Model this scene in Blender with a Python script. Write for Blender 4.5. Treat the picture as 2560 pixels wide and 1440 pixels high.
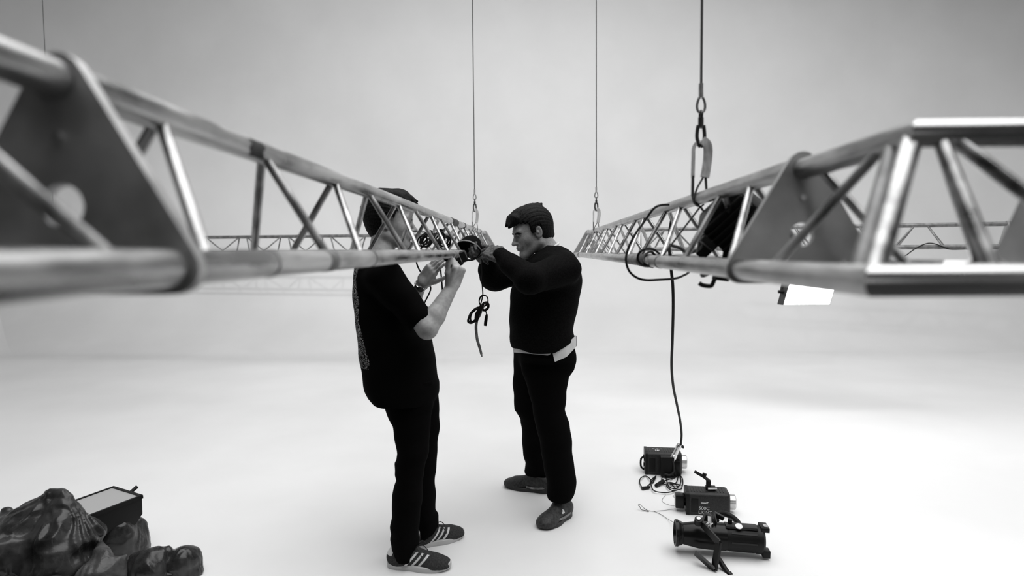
import bpy, bmesh, math, random
import numpy as np
from mathutils import Vector, Matrix

for o in list(bpy.data.objects):
    bpy.data.objects.remove(o)
scene = bpy.context.scene
COL = scene.collection
random.seed(7)
rng = np.random.RandomState(7)

# ---------------------------------------------------------------- camera
F = 1600.0                       # focal length in pixels of the 2560 px wide frame
CAM = Vector((0.0, 0.0, 1.51))
ROLL = -0.008
v = Vector((50.0, 94.0, -F))     # the direction of the trusses seen by the camera
u = Matrix.Rotation(ROLL, 3, 'Z') @ v
yaw = math.atan2(u.x, -u.z)
pitch = math.asin(u.y / u.length)
RC = Matrix.Rotation(yaw, 3, 'Z') @ Matrix.Rotation(math.pi / 2 - pitch, 3, 'X') @ Matrix.Rotation(ROLL, 3, 'Z')
cam = bpy.data.cameras.new('camera')
camo = bpy.data.objects.new('camera', cam)
COL.objects.link(camo)
camo.matrix_world = Matrix.Translation(CAM) @ RC.to_4x4()
cam.sensor_width = 36.0
cam.lens = 36.0 * F / 2560.0
cam.clip_start = 0.02
cam.dof.use_dof = True
cam.dof.focus_distance = 3.55
cam.dof.aperture_fstop = 1.9
scene.camera = camo

# ---------------------------------------------------------------- light and exposure
world = bpy.data.worlds.new('world')
scene.world = world
world.use_nodes = True
world.node_tree.nodes['Background'].inputs[0].default_value = (0.5, 0.5, 0.5, 1)
world.node_tree.nodes['Background'].inputs[1].default_value = 0.02
scene.view_settings.view_transform = 'Standard'
scene.view_settings.look = 'None'
scene.view_settings.exposure = 0.46
scene.view_settings.gamma = 1.0
scene.view_settings.use_curve_mapping = False


def area(name, loc, target, sx, sy, power, spread=180):
    l = bpy.data.lights.new(name, 'AREA')
    l.shape = 'RECTANGLE'
    l.size, l.size_y = sx, sy
    l.energy = power
    l.spread = math.radians(spread)
    o = bpy.data.objects.new(name, l)
    COL.objects.link(o)
    o.location = loc
    d = Vector(target) - Vector(loc)
    o.rotation_euler = d.to_track_quat('-Z', 'Y').to_euler()
    return o


area('overhead_softbox', (1.1, 2.6, 6.8), (1.1, 2.6, 0), 8.0, 9.0, 580)
area('right_softbox', (8.4, 4.2, 4.0), (0.4, 4.4, 0.6), 5.0, 3.0, 40)
area('rear_softbox', (1.9, -3.6, 2.0), (0.6, 1.3, 1.5), 1.1, 1.6, 8)
area('added_wall_fill', (-1.8, 6.4, 6.7), (-2.2, 12.0, 1.4), 9.0, 1.0, 84)  # unseen fill added to lift the brightness of the back wall


def spot(name, loc, target, power, angle, blend, radius):
    l = bpy.data.lights.new(name, 'SPOT')
    l.energy = power
    l.spot_size = math.radians(angle)
    l.spot_blend = blend
    l.shadow_soft_size = radius
    o = bpy.data.objects.new(name, l)
    COL.objects.link(o)
    o.location = loc
    d = Vector(target) - Vector(loc)
    o.rotation_euler = d.to_track_quat('-Z', 'Y').to_euler()
    return o


added_floor_fill = spot('added_floor_fill', (3.4, 3.2, 6.4), (2.4, 4.9, 0), 110, 23, 1.0, 0.25)  # added lamp, strengthens the bright floor patch of the lit panel


spot('back_truss_spot_left', (0.6, 1.4, 3.35), (-3.6, 8.4, 1.5), 460, 36, 0.9, 0.06)
spot('back_truss_spot_right', (0.2, 0.6, 3.3), (3.3, 6.4, 1.45), 220, 26, 0.9, 0.06)


# ---------------------------------------------------------------- helpers
def P(px, py, Y):
    """the place at depth Y (metres from the lens along the trusses) that is seen at px, py"""
    d = RC @ Vector(((px - 1280.0) / F, (720.0 - py) / F, -1.0))
    return CAM + d * (Y / d.y)


def G(px, py, z=0.0):
    d = RC @ Vector(((px - 1280.0) / F, (720.0 - py) / F, -1.0))
    return CAM + d * ((z - CAM.z) / d.z)


def mat(name, col, rough=0.5, metal=0.0, spec=0.5, emit=None, estr=0.0):
    m = bpy.data.materials.new(name)
    m.use_nodes = True
    b = m.node_tree.nodes['Principled BSDF']
    if not hasattr(col, '__len__'):
        col = (col, col, col)
    b.inputs['Base Color'].default_value = (*col, 1)
    b.inputs['Roughness'].default_value = rough
    b.inputs['Metallic'].default_value = metal
    b.inputs['Specular IOR Level'].default_value = spec
    if emit is not None:
        b.inputs['Emission Color'].default_value = (emit, emit, emit, 1)
        b.inputs['Emission Strength'].default_value = estr
    return m


def noise_col(m, lo, hi, scale=(8, 8, 8), detail=4, p0=0.35, p1=0.65, rough=None, bump=0.0, coord='Object', bscale=None):
    nt = m.node_tree
    N, L = nt.nodes, nt.links
    b = N['Principled BSDF']
    tc = N.new('ShaderNodeTexCoord')
    mp = N.new('ShaderNodeMapping')
    mp.inputs['Scale'].default_value = scale
    L.new(tc.outputs[coord], mp.inputs[0])
    nz = N.new('ShaderNodeTexNoise')
    nz.inputs['Scale'].default_value = 1.0
    nz.inputs['Detail'].default_value = detail
    L.new(mp.outputs[0], nz.inputs['Vector'])
    cr = N.new('ShaderNodeValToRGB')
    cr.color_ramp.elements[0].position = p0
    cr.color_ramp.elements[1].position = p1
    cr.color_ramp.elements[0].color = (lo, lo, lo, 1)
    cr.color_ramp.elements[1].color = (hi, hi, hi, 1)
    L.new(nz.outputs['Fac'], cr.inputs[0])
    L.new(cr.outputs[0], b.inputs['Base Color'])
    if rough:
        mr = N.new('ShaderNodeMapRange')
        mr.inputs['To Min'].default_value = rough[0]
        mr.inputs['To Max'].default_value = rough[1]
        mr.inputs['From Min'].default_value = 0.3
        mr.inputs['From Max'].default_value = 0.7
        L.new(nz.outputs['Fac'], mr.inputs['Value'])
        L.new(mr.outputs[0], b.inputs['Roughness'])
    if bump:
        bp = N.new('ShaderNodeBump')
        bp.inputs['Strength'].default_value = bump
        bp.inputs['Distance'].default_value = 0.01
        if bscale:
            n2 = N.new('ShaderNodeTexNoise')
            n2.inputs['Scale'].default_value = bscale
            n2.inputs['Detail'].default_value = 3
            L.new(tc.outputs[coord], n2.inputs['Vector'])
            L.new(n2.outputs['Fac'], bp.inputs['Height'])
        else:
            L.new(nz.outputs['Fac'], bp.inputs['Height'])
        L.new(bp.outputs[0], b.inputs['Normal'])
    return m


M = {}
M['cyc'] = noise_col(mat('white_studio_paint', 0.8, 0.55), 0.78, 0.83, (0.9, 0.9, 0.9), 5, rough=(0.5, 0.62))
M['dark_floor'] = noise_col(mat('unseen_dark_floor', 0.03, 0.7), 0.02, 0.045, (2, 2, 2), 5)
M['black_drape'] = mat('black_drape', 0.008, 0.9)
M['alu'] = noise_col(mat('scratched_aluminium', 0.6, 0.35, 0.92), 0.2, 0.56, (26, 5.0, 26), 8, 0.36, 0.62, rough=(0.22, 0.48), bump=0.05)
M['alu_x'] = noise_col(mat('aluminium_cross_tube', 0.6, 0.3, 0.95), 0.42, 0.66, (3.0, 22, 22), 5, 0.36, 0.62, rough=(0.2, 0.36), bump=0.03)
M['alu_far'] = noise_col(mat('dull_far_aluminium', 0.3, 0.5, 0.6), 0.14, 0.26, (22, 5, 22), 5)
M['alu_b'] = noise_col(mat('aluminium_brace', 0.6, 0.35, 0.92), 0.26, 0.52, (30, 30, 10), 5, 0.36, 0.62, rough=(0.25, 0.45))
M['plate'] = noise_col(mat('aluminium_plate', 0.5, 0.4, 0.7), 0.34, 0.5, (14, 14, 14), 5, 0.3, 0.7, rough=(0.35, 0.55))
M['steel'] = mat('galvanised_steel', 0.32, 0.4, 0.9)
M['dark_steel'] = mat('dark_steel', 0.07, 0.4, 0.8)
M['wire'] = mat('steel_wire_rope', 0.09, 0.5, 0.6)
M['black_tape'] = noise_col(mat('black_cloth_tape', 0.02, 0.7), 0.012, 0.035, (60, 60, 60), 3)
M['grey_tape'] = noise_col(mat('worn_grey_tape', 0.16, 0.6), 0.1, 0.26, (40, 40, 40), 4)
M['sling_white'] = noise_col(mat('off_white_sling_sleeve', 0.5, 0.8), 0.42, 0.6, (90, 90, 30), 3, bump=0.3)
M['sling_dark'] = mat('dark_sling_webbing', 0.045, 0.8)
M['cable'] = mat('black_rubber_cable', 0.005, 0.55, spec=0.2)
M['black'] = mat('black_metal_housing', 0.006, 0.45, spec=0.22)
M['matte'] = mat('matte_black', 0.003, 0.9, spec=0.05)
M['black_gloss'] = mat('black_gloss_plastic', 0.005, 0.28, spec=0.22)
M['fin'] = mat('black_cooling_fin', 0.012, 0.4, spec=0.3)
M['lampgrey'] = noise_col(mat('charcoal_powder_coat', 0.02, 0.5, spec=0.3), 0.012, 0.026, (220, 220, 220), 2)
M['silver'] = noise_col(mat('brushed_silver', 0.6, 0.3, 0.8), 0.5, 0.7, (40, 40, 40), 2)
M['chrome'] = mat('bright_connector_metal', 0.7, 0.22, 1.0)
M['print'] = mat('white_print', 0.6, 0.6)
M['whiteplastic'] = mat('white_tag', 0.8, 0.4)
M['diffuser'] = mat('frosted_diffuser', 0.40, 0.5)
M['lit'] = mat('lit_diffuser', 0.8, 0.5, emit=1.0, estr=9.0)
M['lens'] = mat('dark_glass_lens', 0.006, 0.08)
M['skin'] = noise_col(mat('skin', 0.36, 0.5), 0.31, 0.39, (60, 60, 60), 3)
M['skin2'] = noise_col(mat('skin_stubbled', 0.3, 0.5), 0.24, 0.31, (120, 120, 120), 3)
M['hair'] = noise_col(mat('dark_hair', 0.004, 0.65, spec=0.12), 0.002, 0.008, (160, 160, 40), 2, bump=0.4)
M['eye'] = mat('eye', 0.25, 0.2)
M['iris'] = mat('iris', 0.01, 0.15)
M['lip'] = mat('lips', 0.2, 0.5)
M['tee'] = mat('black_cotton', 0.0028, 0.95, spec=0.04)
M['knit'] = noise_col(mat('black_knit', 0.004, 0.95, spec=0.05), 0.0025, 0.006, (140, 140, 140), 2)
M['trouser'] = mat('black_trouser_cloth', 0.0028, 0.95, spec=0.04)
M['shirt'] = noise_col(mat('white_shirt_cotton', 0.68, 0.8), 0.6, 0.7, (20, 20, 20), 3, bump=0.2)
M['glove'] = noise_col(mat('grey_work_glove', 0.06, 0.85), 0.03, 0.1, (70, 70, 70), 3, bump=0.3)
M['suede'] = noise_col(mat('dark_suede', 0.04, 0.9, spec=0.2), 0.026, 0.048, (150, 150, 150), 3)
M['shoe2'] = noise_col(mat('dark_leather_shoe', 0.03, 0.5, spec=0.3), 0.018, 0.042, (80, 80, 80), 3)
M['sole'] = mat('off_white_sole', 0.5, 0.6)
M['darksole'] = mat('dark_rubber_sole', 0.02, 0.6)
M['lace'] = mat('dark_laces', 0.03, 0.8)
M['sock'] = mat('grey_sock', 0.3, 0.9)
M['watch'] = mat('steel_watch', 0.45, 0.25, 1.0)


class MB:
    def __init__(s):
        s.v, s.f, s.mi = [], [], []

    def add(s, vs, fs):
        n = len(s.v)
        s.v += [tuple(p) for p in vs]
        s.f += [tuple(i + n for i in f) for f in fs]
        return s

    def tube(s, pts, r, seg=10, caps=True):
        pts = [Vector(p) for p in pts]
        n = len(pts)
        rs = r if hasattr(r, '__len__') else [r] * n
        t0 = (pts[1] - pts[0]).normalized()
        ref = Vector((0, 0, 1)) if abs(t0.z) < 0.9 else Vector((1, 0, 0))
        nx = t0.cross(ref).normalized()
        vs = []
        for i, p in enumerate(pts):
            if i == 0:
                t = t0
            elif i == n - 1:
                t = (pts[i] - pts[i - 1]).normalized()
            else:
                t = (pts[i + 1] - pts[i - 1])
                t = t.normalized() if t.length > 1e-9 else t0
            nx = nx - t * nx.dot(t)
            nx = nx.normalized() if nx.length > 1e-6 else t.orthogonal().normalized()
            ny = t.cross(nx)
            for k in range(seg):
                a = 2 * math.pi * k / seg
                vs.append(p + (nx * math.cos(a) + ny * math.sin(a)) * rs[i])
        fs = []
        for i in range(n - 1):
            for k in range(seg):
                a, b = i * seg + k, i * seg + (k + 1) % seg
                fs.append((a, b, b + seg, a + seg))
        if caps:
            fs.append(tuple(range(seg))[::-1])
            fs.append(tuple(range((n - 1) * seg, n * seg)))
        return s.add(vs, fs)

    def strap(s, pts, w, t, side):
        """flat band of width w along `side`, thickness t"""
        pts = [Vector(p) for p in pts]
        side = Vector(side).normalized()
        n = len(pts)
        ws = w if hasattr(w, '__len__') else [w] * n
        vs, fs = [], []
        for i, p in enumerate(pts):
            tg = (pts[min(i + 1, n - 1)] - pts[max(i - 1, 0)]).normalized()
            sd = (side - tg * side.dot(tg)).normalized()
            nn = tg.cross(sd).normalized()
            for a, b in ((-1, -1), (1, -1), (1, 1), (-1, 1)):
                vs.append(p + sd * (a * ws[i] / 2) + nn * (b * t / 2))
        for i in range(n - 1):
            for k in range(4):
                a, b = i * 4 + k, i * 4 + (k + 1) % 4
                fs.append((a, b, b + 4, a + 4))
        fs += [(3, 2, 1, 0), tuple(range((n - 1) * 4, n * 4))]
        return s.add(vs, fs)

    def cyl(s, a, b, r0, r1=None, seg=14):
        return s.tube([a, b], [r0, r0 if r1 is None else r1], seg)

    def box(s, c, size, R=None, bev=0.0):
        c = Vector(c)
        R = R or Matrix.Identity(3)
        h = [x / 2 for x in size]
        if bev <= 0:
            vs = [c + R @ Vector((x * h[0], y * h[1], z * h[2])) for x in (-1, 1) for y in (-1, 1) for z in (-1, 1)]
            fs = [(0, 1, 3, 2), (4, 6, 7, 5), (0, 4, 5, 1), (2, 3, 7, 6), (0, 2, 6, 4), (1, 5, 7, 3)]
            return s.add(vs, fs)
        bm = bmesh.new()
        bmesh.ops.create_cube(bm, size=1.0)
        for q in bm.verts:
            q.co = Vector((q.co.x * size[0], q.co.y * size[1], q.co.z * size[2]))
        bmesh.ops.bevel(bm, geom=bm.edges[:], offset=bev, segments=2, profile=0.6, affect='EDGES')
        bm.verts.index_update()
        s.add([c + R @ q.co for q in bm.verts], [tuple(q.index for q in f.verts) for f in bm.faces])
        bm.free()
        return s

    def prism(s, poly, depth, M4):
        n = len(poly)
        vs = [M4 @ Vector((x, y, z)) for z in (-depth / 2, depth / 2) for x, y in poly]
        fs = [tuple(range(n))[::-1], tuple(range(n, 2 * n))]
        for i in range(n):
            j = (i + 1) % n
            fs.append((i, j, j + n, i + n))
        return s.add(vs, fs)

    def lathe(s, prof, M4, seg=24, closed=False):
        vs, fs = [], []
        n = len(prof)
        for r, z in prof:
            for k in range(seg):
                a = 2 * math.pi * k / seg
                vs.append(M4 @ Vector((r * math.cos(a), r * math.sin(a), z)))
        for i in range(n - 1):
            for k in range(seg):
                a, b = i * seg + k, i * seg + (k + 1) % seg
                fs.append((a, b, b + seg, a + seg))
        if not closed:
            if prof[0][0] > 1e-5:
                fs.append(tuple(range(seg))[::-1])
            if prof[-1][0] > 1e-5:
                fs.append(tuple(range((n - 1) * seg, n * seg)))
        return s.add(vs, fs)

    def ring(s, c, nrm, R, r, seg=28, k=8, a0=0.0, a1=2 * math.pi, xdir=None):
        c, nrm = Vector(c), Vector(nrm).normalized()
        x = Vector(xdir).normalized() if xdir is not None else nrm.orthogonal().normalized()
        x = (x - nrm * x.dot(nrm)).normalized()
        y = nrm.cross(x)
        full = abs(a1 - a0 - 2 * math.pi) < 1e-6
        pts = [c + (x * math.cos(a0 + (a1 - a0) * i / seg) + y * math.sin(a0 + (a1 - a0) * i / seg)) * R for i in range(seg + 1)]
        return s.tube(pts, r, k, caps=not full)

    def build(s, name, m, parent=None, angle=38):
        me = bpy.data.meshes.new(name)
        me.from_pydata(s.v, [], s.f)
        me.materials.append(m)
        return link(name, me, parent, angle)


def link(name, me, parent=None, angle=38):
    me.validate()
    me.shade_smooth()
    if angle:
        me.set_sharp_from_angle(angle=math.radians(angle))
    o = bpy.data.objects.new(name, me)
    COL.objects.link(o)
    if parent is not None:
        put(o, parent)
    return o


WORLD = {}


def put(o, parent):
    o.parent = parent
    o.matrix_parent_inverse = WORLD.get(parent.name, Matrix.Identity(4)).inverted()


def tag(o, label, cat, group=None, kind=None):
    o['label'] = label
    o['category'] = cat
    if group:
        o['group'] = group
    if kind:
        o['kind'] = kind
    return o


def thing(name, label, cat, loc, group=None):
    o = bpy.data.objects.new(name, None)
    COL.objects.link(o)
    o.empty_display_size = 0.05
    o.location = loc
    WORLD[o.name] = Matrix.Translation(loc)
    return tag(o, label, cat, group)


def struct(o):
    o['kind'] = 'structure'
    return o


def smooth_path(pts, n=8):
    """Catmull-Rom through the points"""
    pts = [Vector(p) for p in pts]
    q = [pts[0] * 2 - pts[1]] + pts + [pts[-1] * 2 - pts[-2]]
    out = []
    for i in range(1, len(q) - 2):
        for k in range(n):
            t = k / n
            a, b, c, d = q[i - 1], q[i], q[i + 1], q[i + 2]
            out.append(0.5 * ((2 * b) + (c - a) * t + (2 * a - 5 * b + 4 * c - d) * t * t + (3 * b - a - 3 * c + d) * t ** 3))
    out.append(pts[-1])
    return out


# ---- signed-distance modelling on a grid: parts melt into one continuous surface
class SDF:
    def __init__(s, lo, hi, h):
        s.lo = np.array(lo, np.float32)
        s.h = h
        s.n = np.ceil((np.array(hi) - np.array(lo)) / h).astype(int) + 1
        s.D = np.full(s.n, 0.2, np.float32)

    def _sl(s, lo, hi):
        a = np.clip(np.floor((np.array(lo) - s.lo) / s.h).astype(int), 0, s.n - 1)
        b = np.clip(np.ceil((np.array(hi) - s.lo) / s.h).astype(int) + 1, 1, s.n)
        sl = tuple(slice(i, j) for i, j in zip(a, b))
        ax = [s.lo[i] + s.h * np.arange(a[i], b[i], dtype=np.float32) for i in range(3)]
        return sl, np.meshgrid(*ax, indexing='ij', sparse=True)

    def _mix(s, sl, d, k, op):
        cur = s.D[sl]
        if op == 'add':
            if k > 0:
                h = np.maximum(k - np.abs(cur - d), 0) / k
                s.D[sl] = np.minimum(cur, d) - h * h * k * 0.25
            else:
                s.D[sl] = np.minimum(cur, d)
        elif op == 'sub':
            d = -d
            h = np.maximum(k - np.abs(cur - d), 0) / max(k, 1e-6)
            s.D[sl] = np.maximum(cur, d) + h * h * k * 0.25
        else:
            s.D[sl] = np.maximum(cur, d)

    def cone(s, a, ra, b, rb, k=0.02, op='add'):
        a, b = np.array(a, np.float32), np.array(b, np.float32)
        r = max(ra, rb) + k + 0.03
        sl, (X, Y, Z) = s._sl(np.minimum(a, b) - r, np.maximum(a, b) + r)
        ab = b - a
        L2 = float(ab @ ab) + 1e-9
        t = np.clip(((X - a[0]) * ab[0] + (Y - a[1]) * ab[1] + (Z - a[2]) * ab[2]) / L2, 0, 1)
        d = np.sqrt((X - a[0] - t * ab[0]) ** 2 + (Y - a[1] - t * ab[1]) ** 2 + (Z - a[2] - t * ab[2]) ** 2) - (ra + (rb - ra) * t)
        s._mix(sl, d, k, op)

    def ell(s, c, r, R=None, k=0.02, op='add'):
        c = np.array(c, np.float32)
        m = max(r) + k + 0.03
        sl, (X, Y, Z) = s._sl(c - m, c + m)
        dx, dy, dz = X - c[0], Y - c[1], Z - c[2]
        if R is not None:
            R = np.array(R, np.float32)        # columns are the local axes
            dx, dy, dz = (R[0, i] * dx + R[1, i] * dy + R[2, i] * dz for i in range(3))
        k0 = np.sqrt((dx / r[0]) ** 2 + (dy / r[1]) ** 2 + (dz / r[2]) ** 2)
        k1 = np.sqrt((dx / r[0] ** 2) ** 2 + (dy / r[1] ** 2) ** 2 + (dz / r[2] ** 2) ** 2) + 1e-6
        s._mix(sl, k0 * (k0 - 1) / k1, k, op)

    def rbox(s, c, hs, R, rad, k=0.01, op='add'):
        c = np.array(c, np.float32)
        m = float(np.linalg.norm(hs)) + k + 0.02
        sl, (X, Y, Z) = s._sl(c - m, c + m)
        R = np.array(R, np.float32)
        dx, dy, dz = X - c[0], Y - c[1], Z - c[2]
        q = [np.abs(R[0, i] * dx + R[1, i] * dy + R[2, i] * dz) - (hs[i] - rad) for i in range(3)]
        d = np.sqrt(sum(np.maximum(a, 0) ** 2 for a in q)) + np.minimum(np.maximum(np.maximum(q[0], q[1]), q[2]), 0) - rad
        s._mix(sl, d, k, op)

    def loft(s, rows, k=0.03, p=2.0):
        """rows of (z, xc, yc, rx, ry), top to bottom or bottom to top"""
        rows = np.array(sorted([tuple(r) for r in rows]), np.float32)
        z0, z1 = rows[0, 0], rows[-1, 0]
        m = 0.06
        lo = np.array([(rows[:, 1] - rows[:, 3]).min() - m, (rows[:, 2] - rows[:, 4]).min() - m, z0 - m])
        hi = np.array([(rows[:, 1] + rows[:, 3]).max() + m, (rows[:, 2] + rows[:, 4]).max() + m, z1 + m])
        sl, (X, Y, Z) = s._sl(lo, hi)
        zf = Z.ravel()
        xc, yc, rx, ry = (np.interp(zf, rows[:, 0], rows[:, i])[None, None, :].astype(np.float32) for i in (1, 2, 3, 4))
        q = (np.abs((X - xc) / rx) ** p + np.abs((Y - yc) / ry) ** p) ** (1.0 / p)
        d = (q - 1) * np.minimum(rx, ry)
        d = np.maximum(d, np.maximum(z0 - Z, Z - z1))
        s._mix(sl, d.astype(np.float32), k, 'add')

    def func(s, f):
        """D += f(X, Y, Z)"""
        sl, (X, Y, Z) = s._sl(s.lo, s.lo + s.h * (s.n - 1))
        s.D += f(X, Y, Z).astype(np.float32)

    def clip(s, f):
        sl, (X, Y, Z) = s._sl(s.lo, s.lo + s.h * (s.n - 1))
        s.D = np.maximum(s.D, f(X, Y, Z).astype(np.float32))

    def mesh(s, name):
        D = s.D
        for ax in range(3):           # close the surface at the grid's edge
            ix = [slice(None)] * 3
            for e in (0, -1):
                ix[ax] = e
                D[tuple(ix)] = np.maximum(D[tuple(ix)], 0.001)
        S = D < 0
        n = s.n
        cnt = np.zeros(n - 1, np.int8)
        offs = [(i, j, k) for i in (0, 1) for j in (0, 1) for k in (0, 1)]
        for i, j, k in offs:
            cnt += S[i:n[0] - 1 + i, j:n[1] - 1 + j, k:n[2] - 1 + k]
        act = np.argwhere((cnt > 0) & (cnt < 8))
        idx = np.full(n - 1, -1, np.int32)
        idx[act[:, 0], act[:, 1], act[:, 2]] = np.arange(len(act))
        acc = np.zeros((len(act), 3), np.float32)
        num = np.zeros(len(act), np.float32)
        for a in offs:
            for ax in range(3):
                if a[ax]:
                    continue
                b = list(a)
                b[ax] = 1
                da = D[act[:, 0] + a[0], act[:, 1] + a[1], act[:, 2] + a[2]]
                db = D[act[:, 0] + b[0], act[:, 1] + b[1], act[:, 2] + b[2]]
                cr = (da < 0) != (db < 0)
                t = np.where(cr, da / np.where(cr, da - db, 1), 0)
                p = np.tile(np.array(a, np.float32), (len(act), 1))
                p[:, ax] = t
                acc[cr] += p[cr]
                num[cr] += 1
        V = s.lo + s.h * (act + acc / num[:, None])
        Q = []
        for ax in range(3):
            u_, w_ = [(1, 2), (2, 0), (0, 1)][ax]
            a = [slice(1, -1)] * 3
            a[ax] = slice(0, -1)
            b = [slice(1, -1)] * 3
            b[ax] = slice(1, None)
            A, B = S[tuple(a)], S[tuple(b)]
            e = np.argwhere(A != B)
            flip = A[e[:, 0], e[:, 1], e[:, 2]]
            e = e + 1
            e[:, ax] -= 1
            def cell(du, dw):
                c = e.copy()
                c[:, u_] -= du
                c[:, w_] -= dw
                return idx[c[:, 0], c[:, 1], c[:, 2]]
            q = np.stack([cell(1, 1), cell(0, 1), cell(0, 0), cell(1, 0)], 1)
            q[~flip] = q[~flip][:, ::-1]
            Q.append(q)
        Q = np.concatenate(Q)
        me = bpy.data.meshes.new(name)
        me.vertices.add(len(V))
        me.vertices.foreach_set('co', V.astype(np.float32).ravel())
        me.loops.add(len(Q) * 4)
        me.loops.foreach_set('vertex_index', Q.astype(np.int32).ravel())
        me.polygons.add(len(Q))
        me.polygons.foreach_set('loop_start', np.arange(0, len(Q) * 4, 4, dtype=np.int32))
        me.update(calc_edges=True)
        return me

    def build(s, name, m, parent=None):
        me = s.mesh(name)
        me.materials.append(m)
        return link(name, me, parent, angle=None)


def text_mesh(name, body, size, M4, m, parent, extrude=0.0004):
    c = bpy.data.curves.new(name, 'FONT')
    c.body = body
    c.size = size
    c.extrude = extrude
    c.align_x = 'LEFT'
    t = bpy.data.objects.new(name, c)
    COL.objects.link(t)
    dg = bpy.context.evaluated_depsgraph_get()
    me = bpy.data.meshes.new_from_object(t.evaluated_get(dg))
    bpy.data.objects.remove(t)
    me.transform(M4)
    me.materials.clear()
    me.materials.append(m)
    o = bpy.data.objects.new(name, me)
    COL.objects.link(o)
    put(o, parent)
    return o


# ---------------------------------------------------------------- the studio shell
ROOM = dict(x0=-9.5, x1=9.5, y0=-4.5, y1=11.0, z1=7.0)
x0, x1, y0, y1, z1 = (ROOM[k] for k in ('x0', 'x1', 'y0', 'y1', 'z1'))
RCOVE = 1.7
mb = MB()
YF = 2.5                                   # white ends here; unseen dark floor added nearer to blacken tube reflections
mb.box(((x0 + x1) / 2, (YF + y1 + 0.3) / 2, -0.05), (x1 - x0 + 0.6, y1 - YF + 0.3, 0.1))
struct(mb.build('floor', M['cyc']))
mb = MB()
mb.box(((x0 + x1) / 2, (y0 + YF) / 2 - 0.1, -0.05), (x1 - x0 + 0.6, YF - y0 + 0.2, 0.1))
struct(mb.build('floor', M['dark_floor']))


def cove_wall(name, a, b, inward, up=z1):
    """a wall that curves into the floor; a-b is its foot line, inward points into the room"""
    a, b, n = Vector(a), Vector(b), Vector(inward)
    prof = [(RCOVE * (1 - math.sin(t)), RCOVE * (1 - math.cos(t))) for t in np.linspace(0, math.pi / 2, 25)]
    prof = [(RCOVE, 0.0005)] + [(i, z + 0.0005) for i, z in prof[1:]] + [(0, up)]
    vs, fs = [], []
    for off, z in prof:
        vs += [a + n * off + Vector((0, 0, z)), b + n * off + Vector((0, 0, z))]
    m = len(prof)
    base = len(vs)
    vs += [a - n * 0.15, b - n * 0.15, a - n * 0.15 + Vector((0, 0, up)), b - n * 0.15 + Vector((0, 0, up))]
    for i in range(m - 1):
        fs.append((2 * i, 2 * i + 1, 2 * i + 3, 2 * i + 2))
    fs.append((base, base + 2, base + 3, base + 1))
    fs.append((2 * m - 2, 2 * m - 1, base + 3, base + 2))
    q = MB().add(vs, fs)
    return struct(q.build(name, M['cyc'], angle=30))


cove_wall('wall_back', (x0, y1, 0), (x1, y1, 0), (0, -1, 0))
cove_wall('wall_left', (x0, y0 + 4, 0), (x0, y1, 0), (1, 0, 0))
cove_wall('wall_right', (x1, y0 + 4, 0), (x1, y1, 0), (-1, 0, 0))
mb = MB()
mb.box(((x0 + x1) / 2, y0 - 0.05, z1 / 2), (x1 - x0, 0.1, z1))
for x in (x0, x1):
    mb.box((x, y0 + 2, z1 / 2), (0.1, 4.0, z1))
struct(mb.build('wall_front', M['black_drape']))
mb = MB()
mb.box(((x0 + x1) / 2, (y0 + y1) / 2, z1 + 0.05), (x1 - x0 + 0.3, y1 - y0 + 0.3, 0.1))
struct(mb.build('ceiling', M['black_drape']))

# ---------------------------------------------------------------- trusses
TW, TH, TD, BD = 0.24, 0.204, 0.041, 0.017


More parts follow.
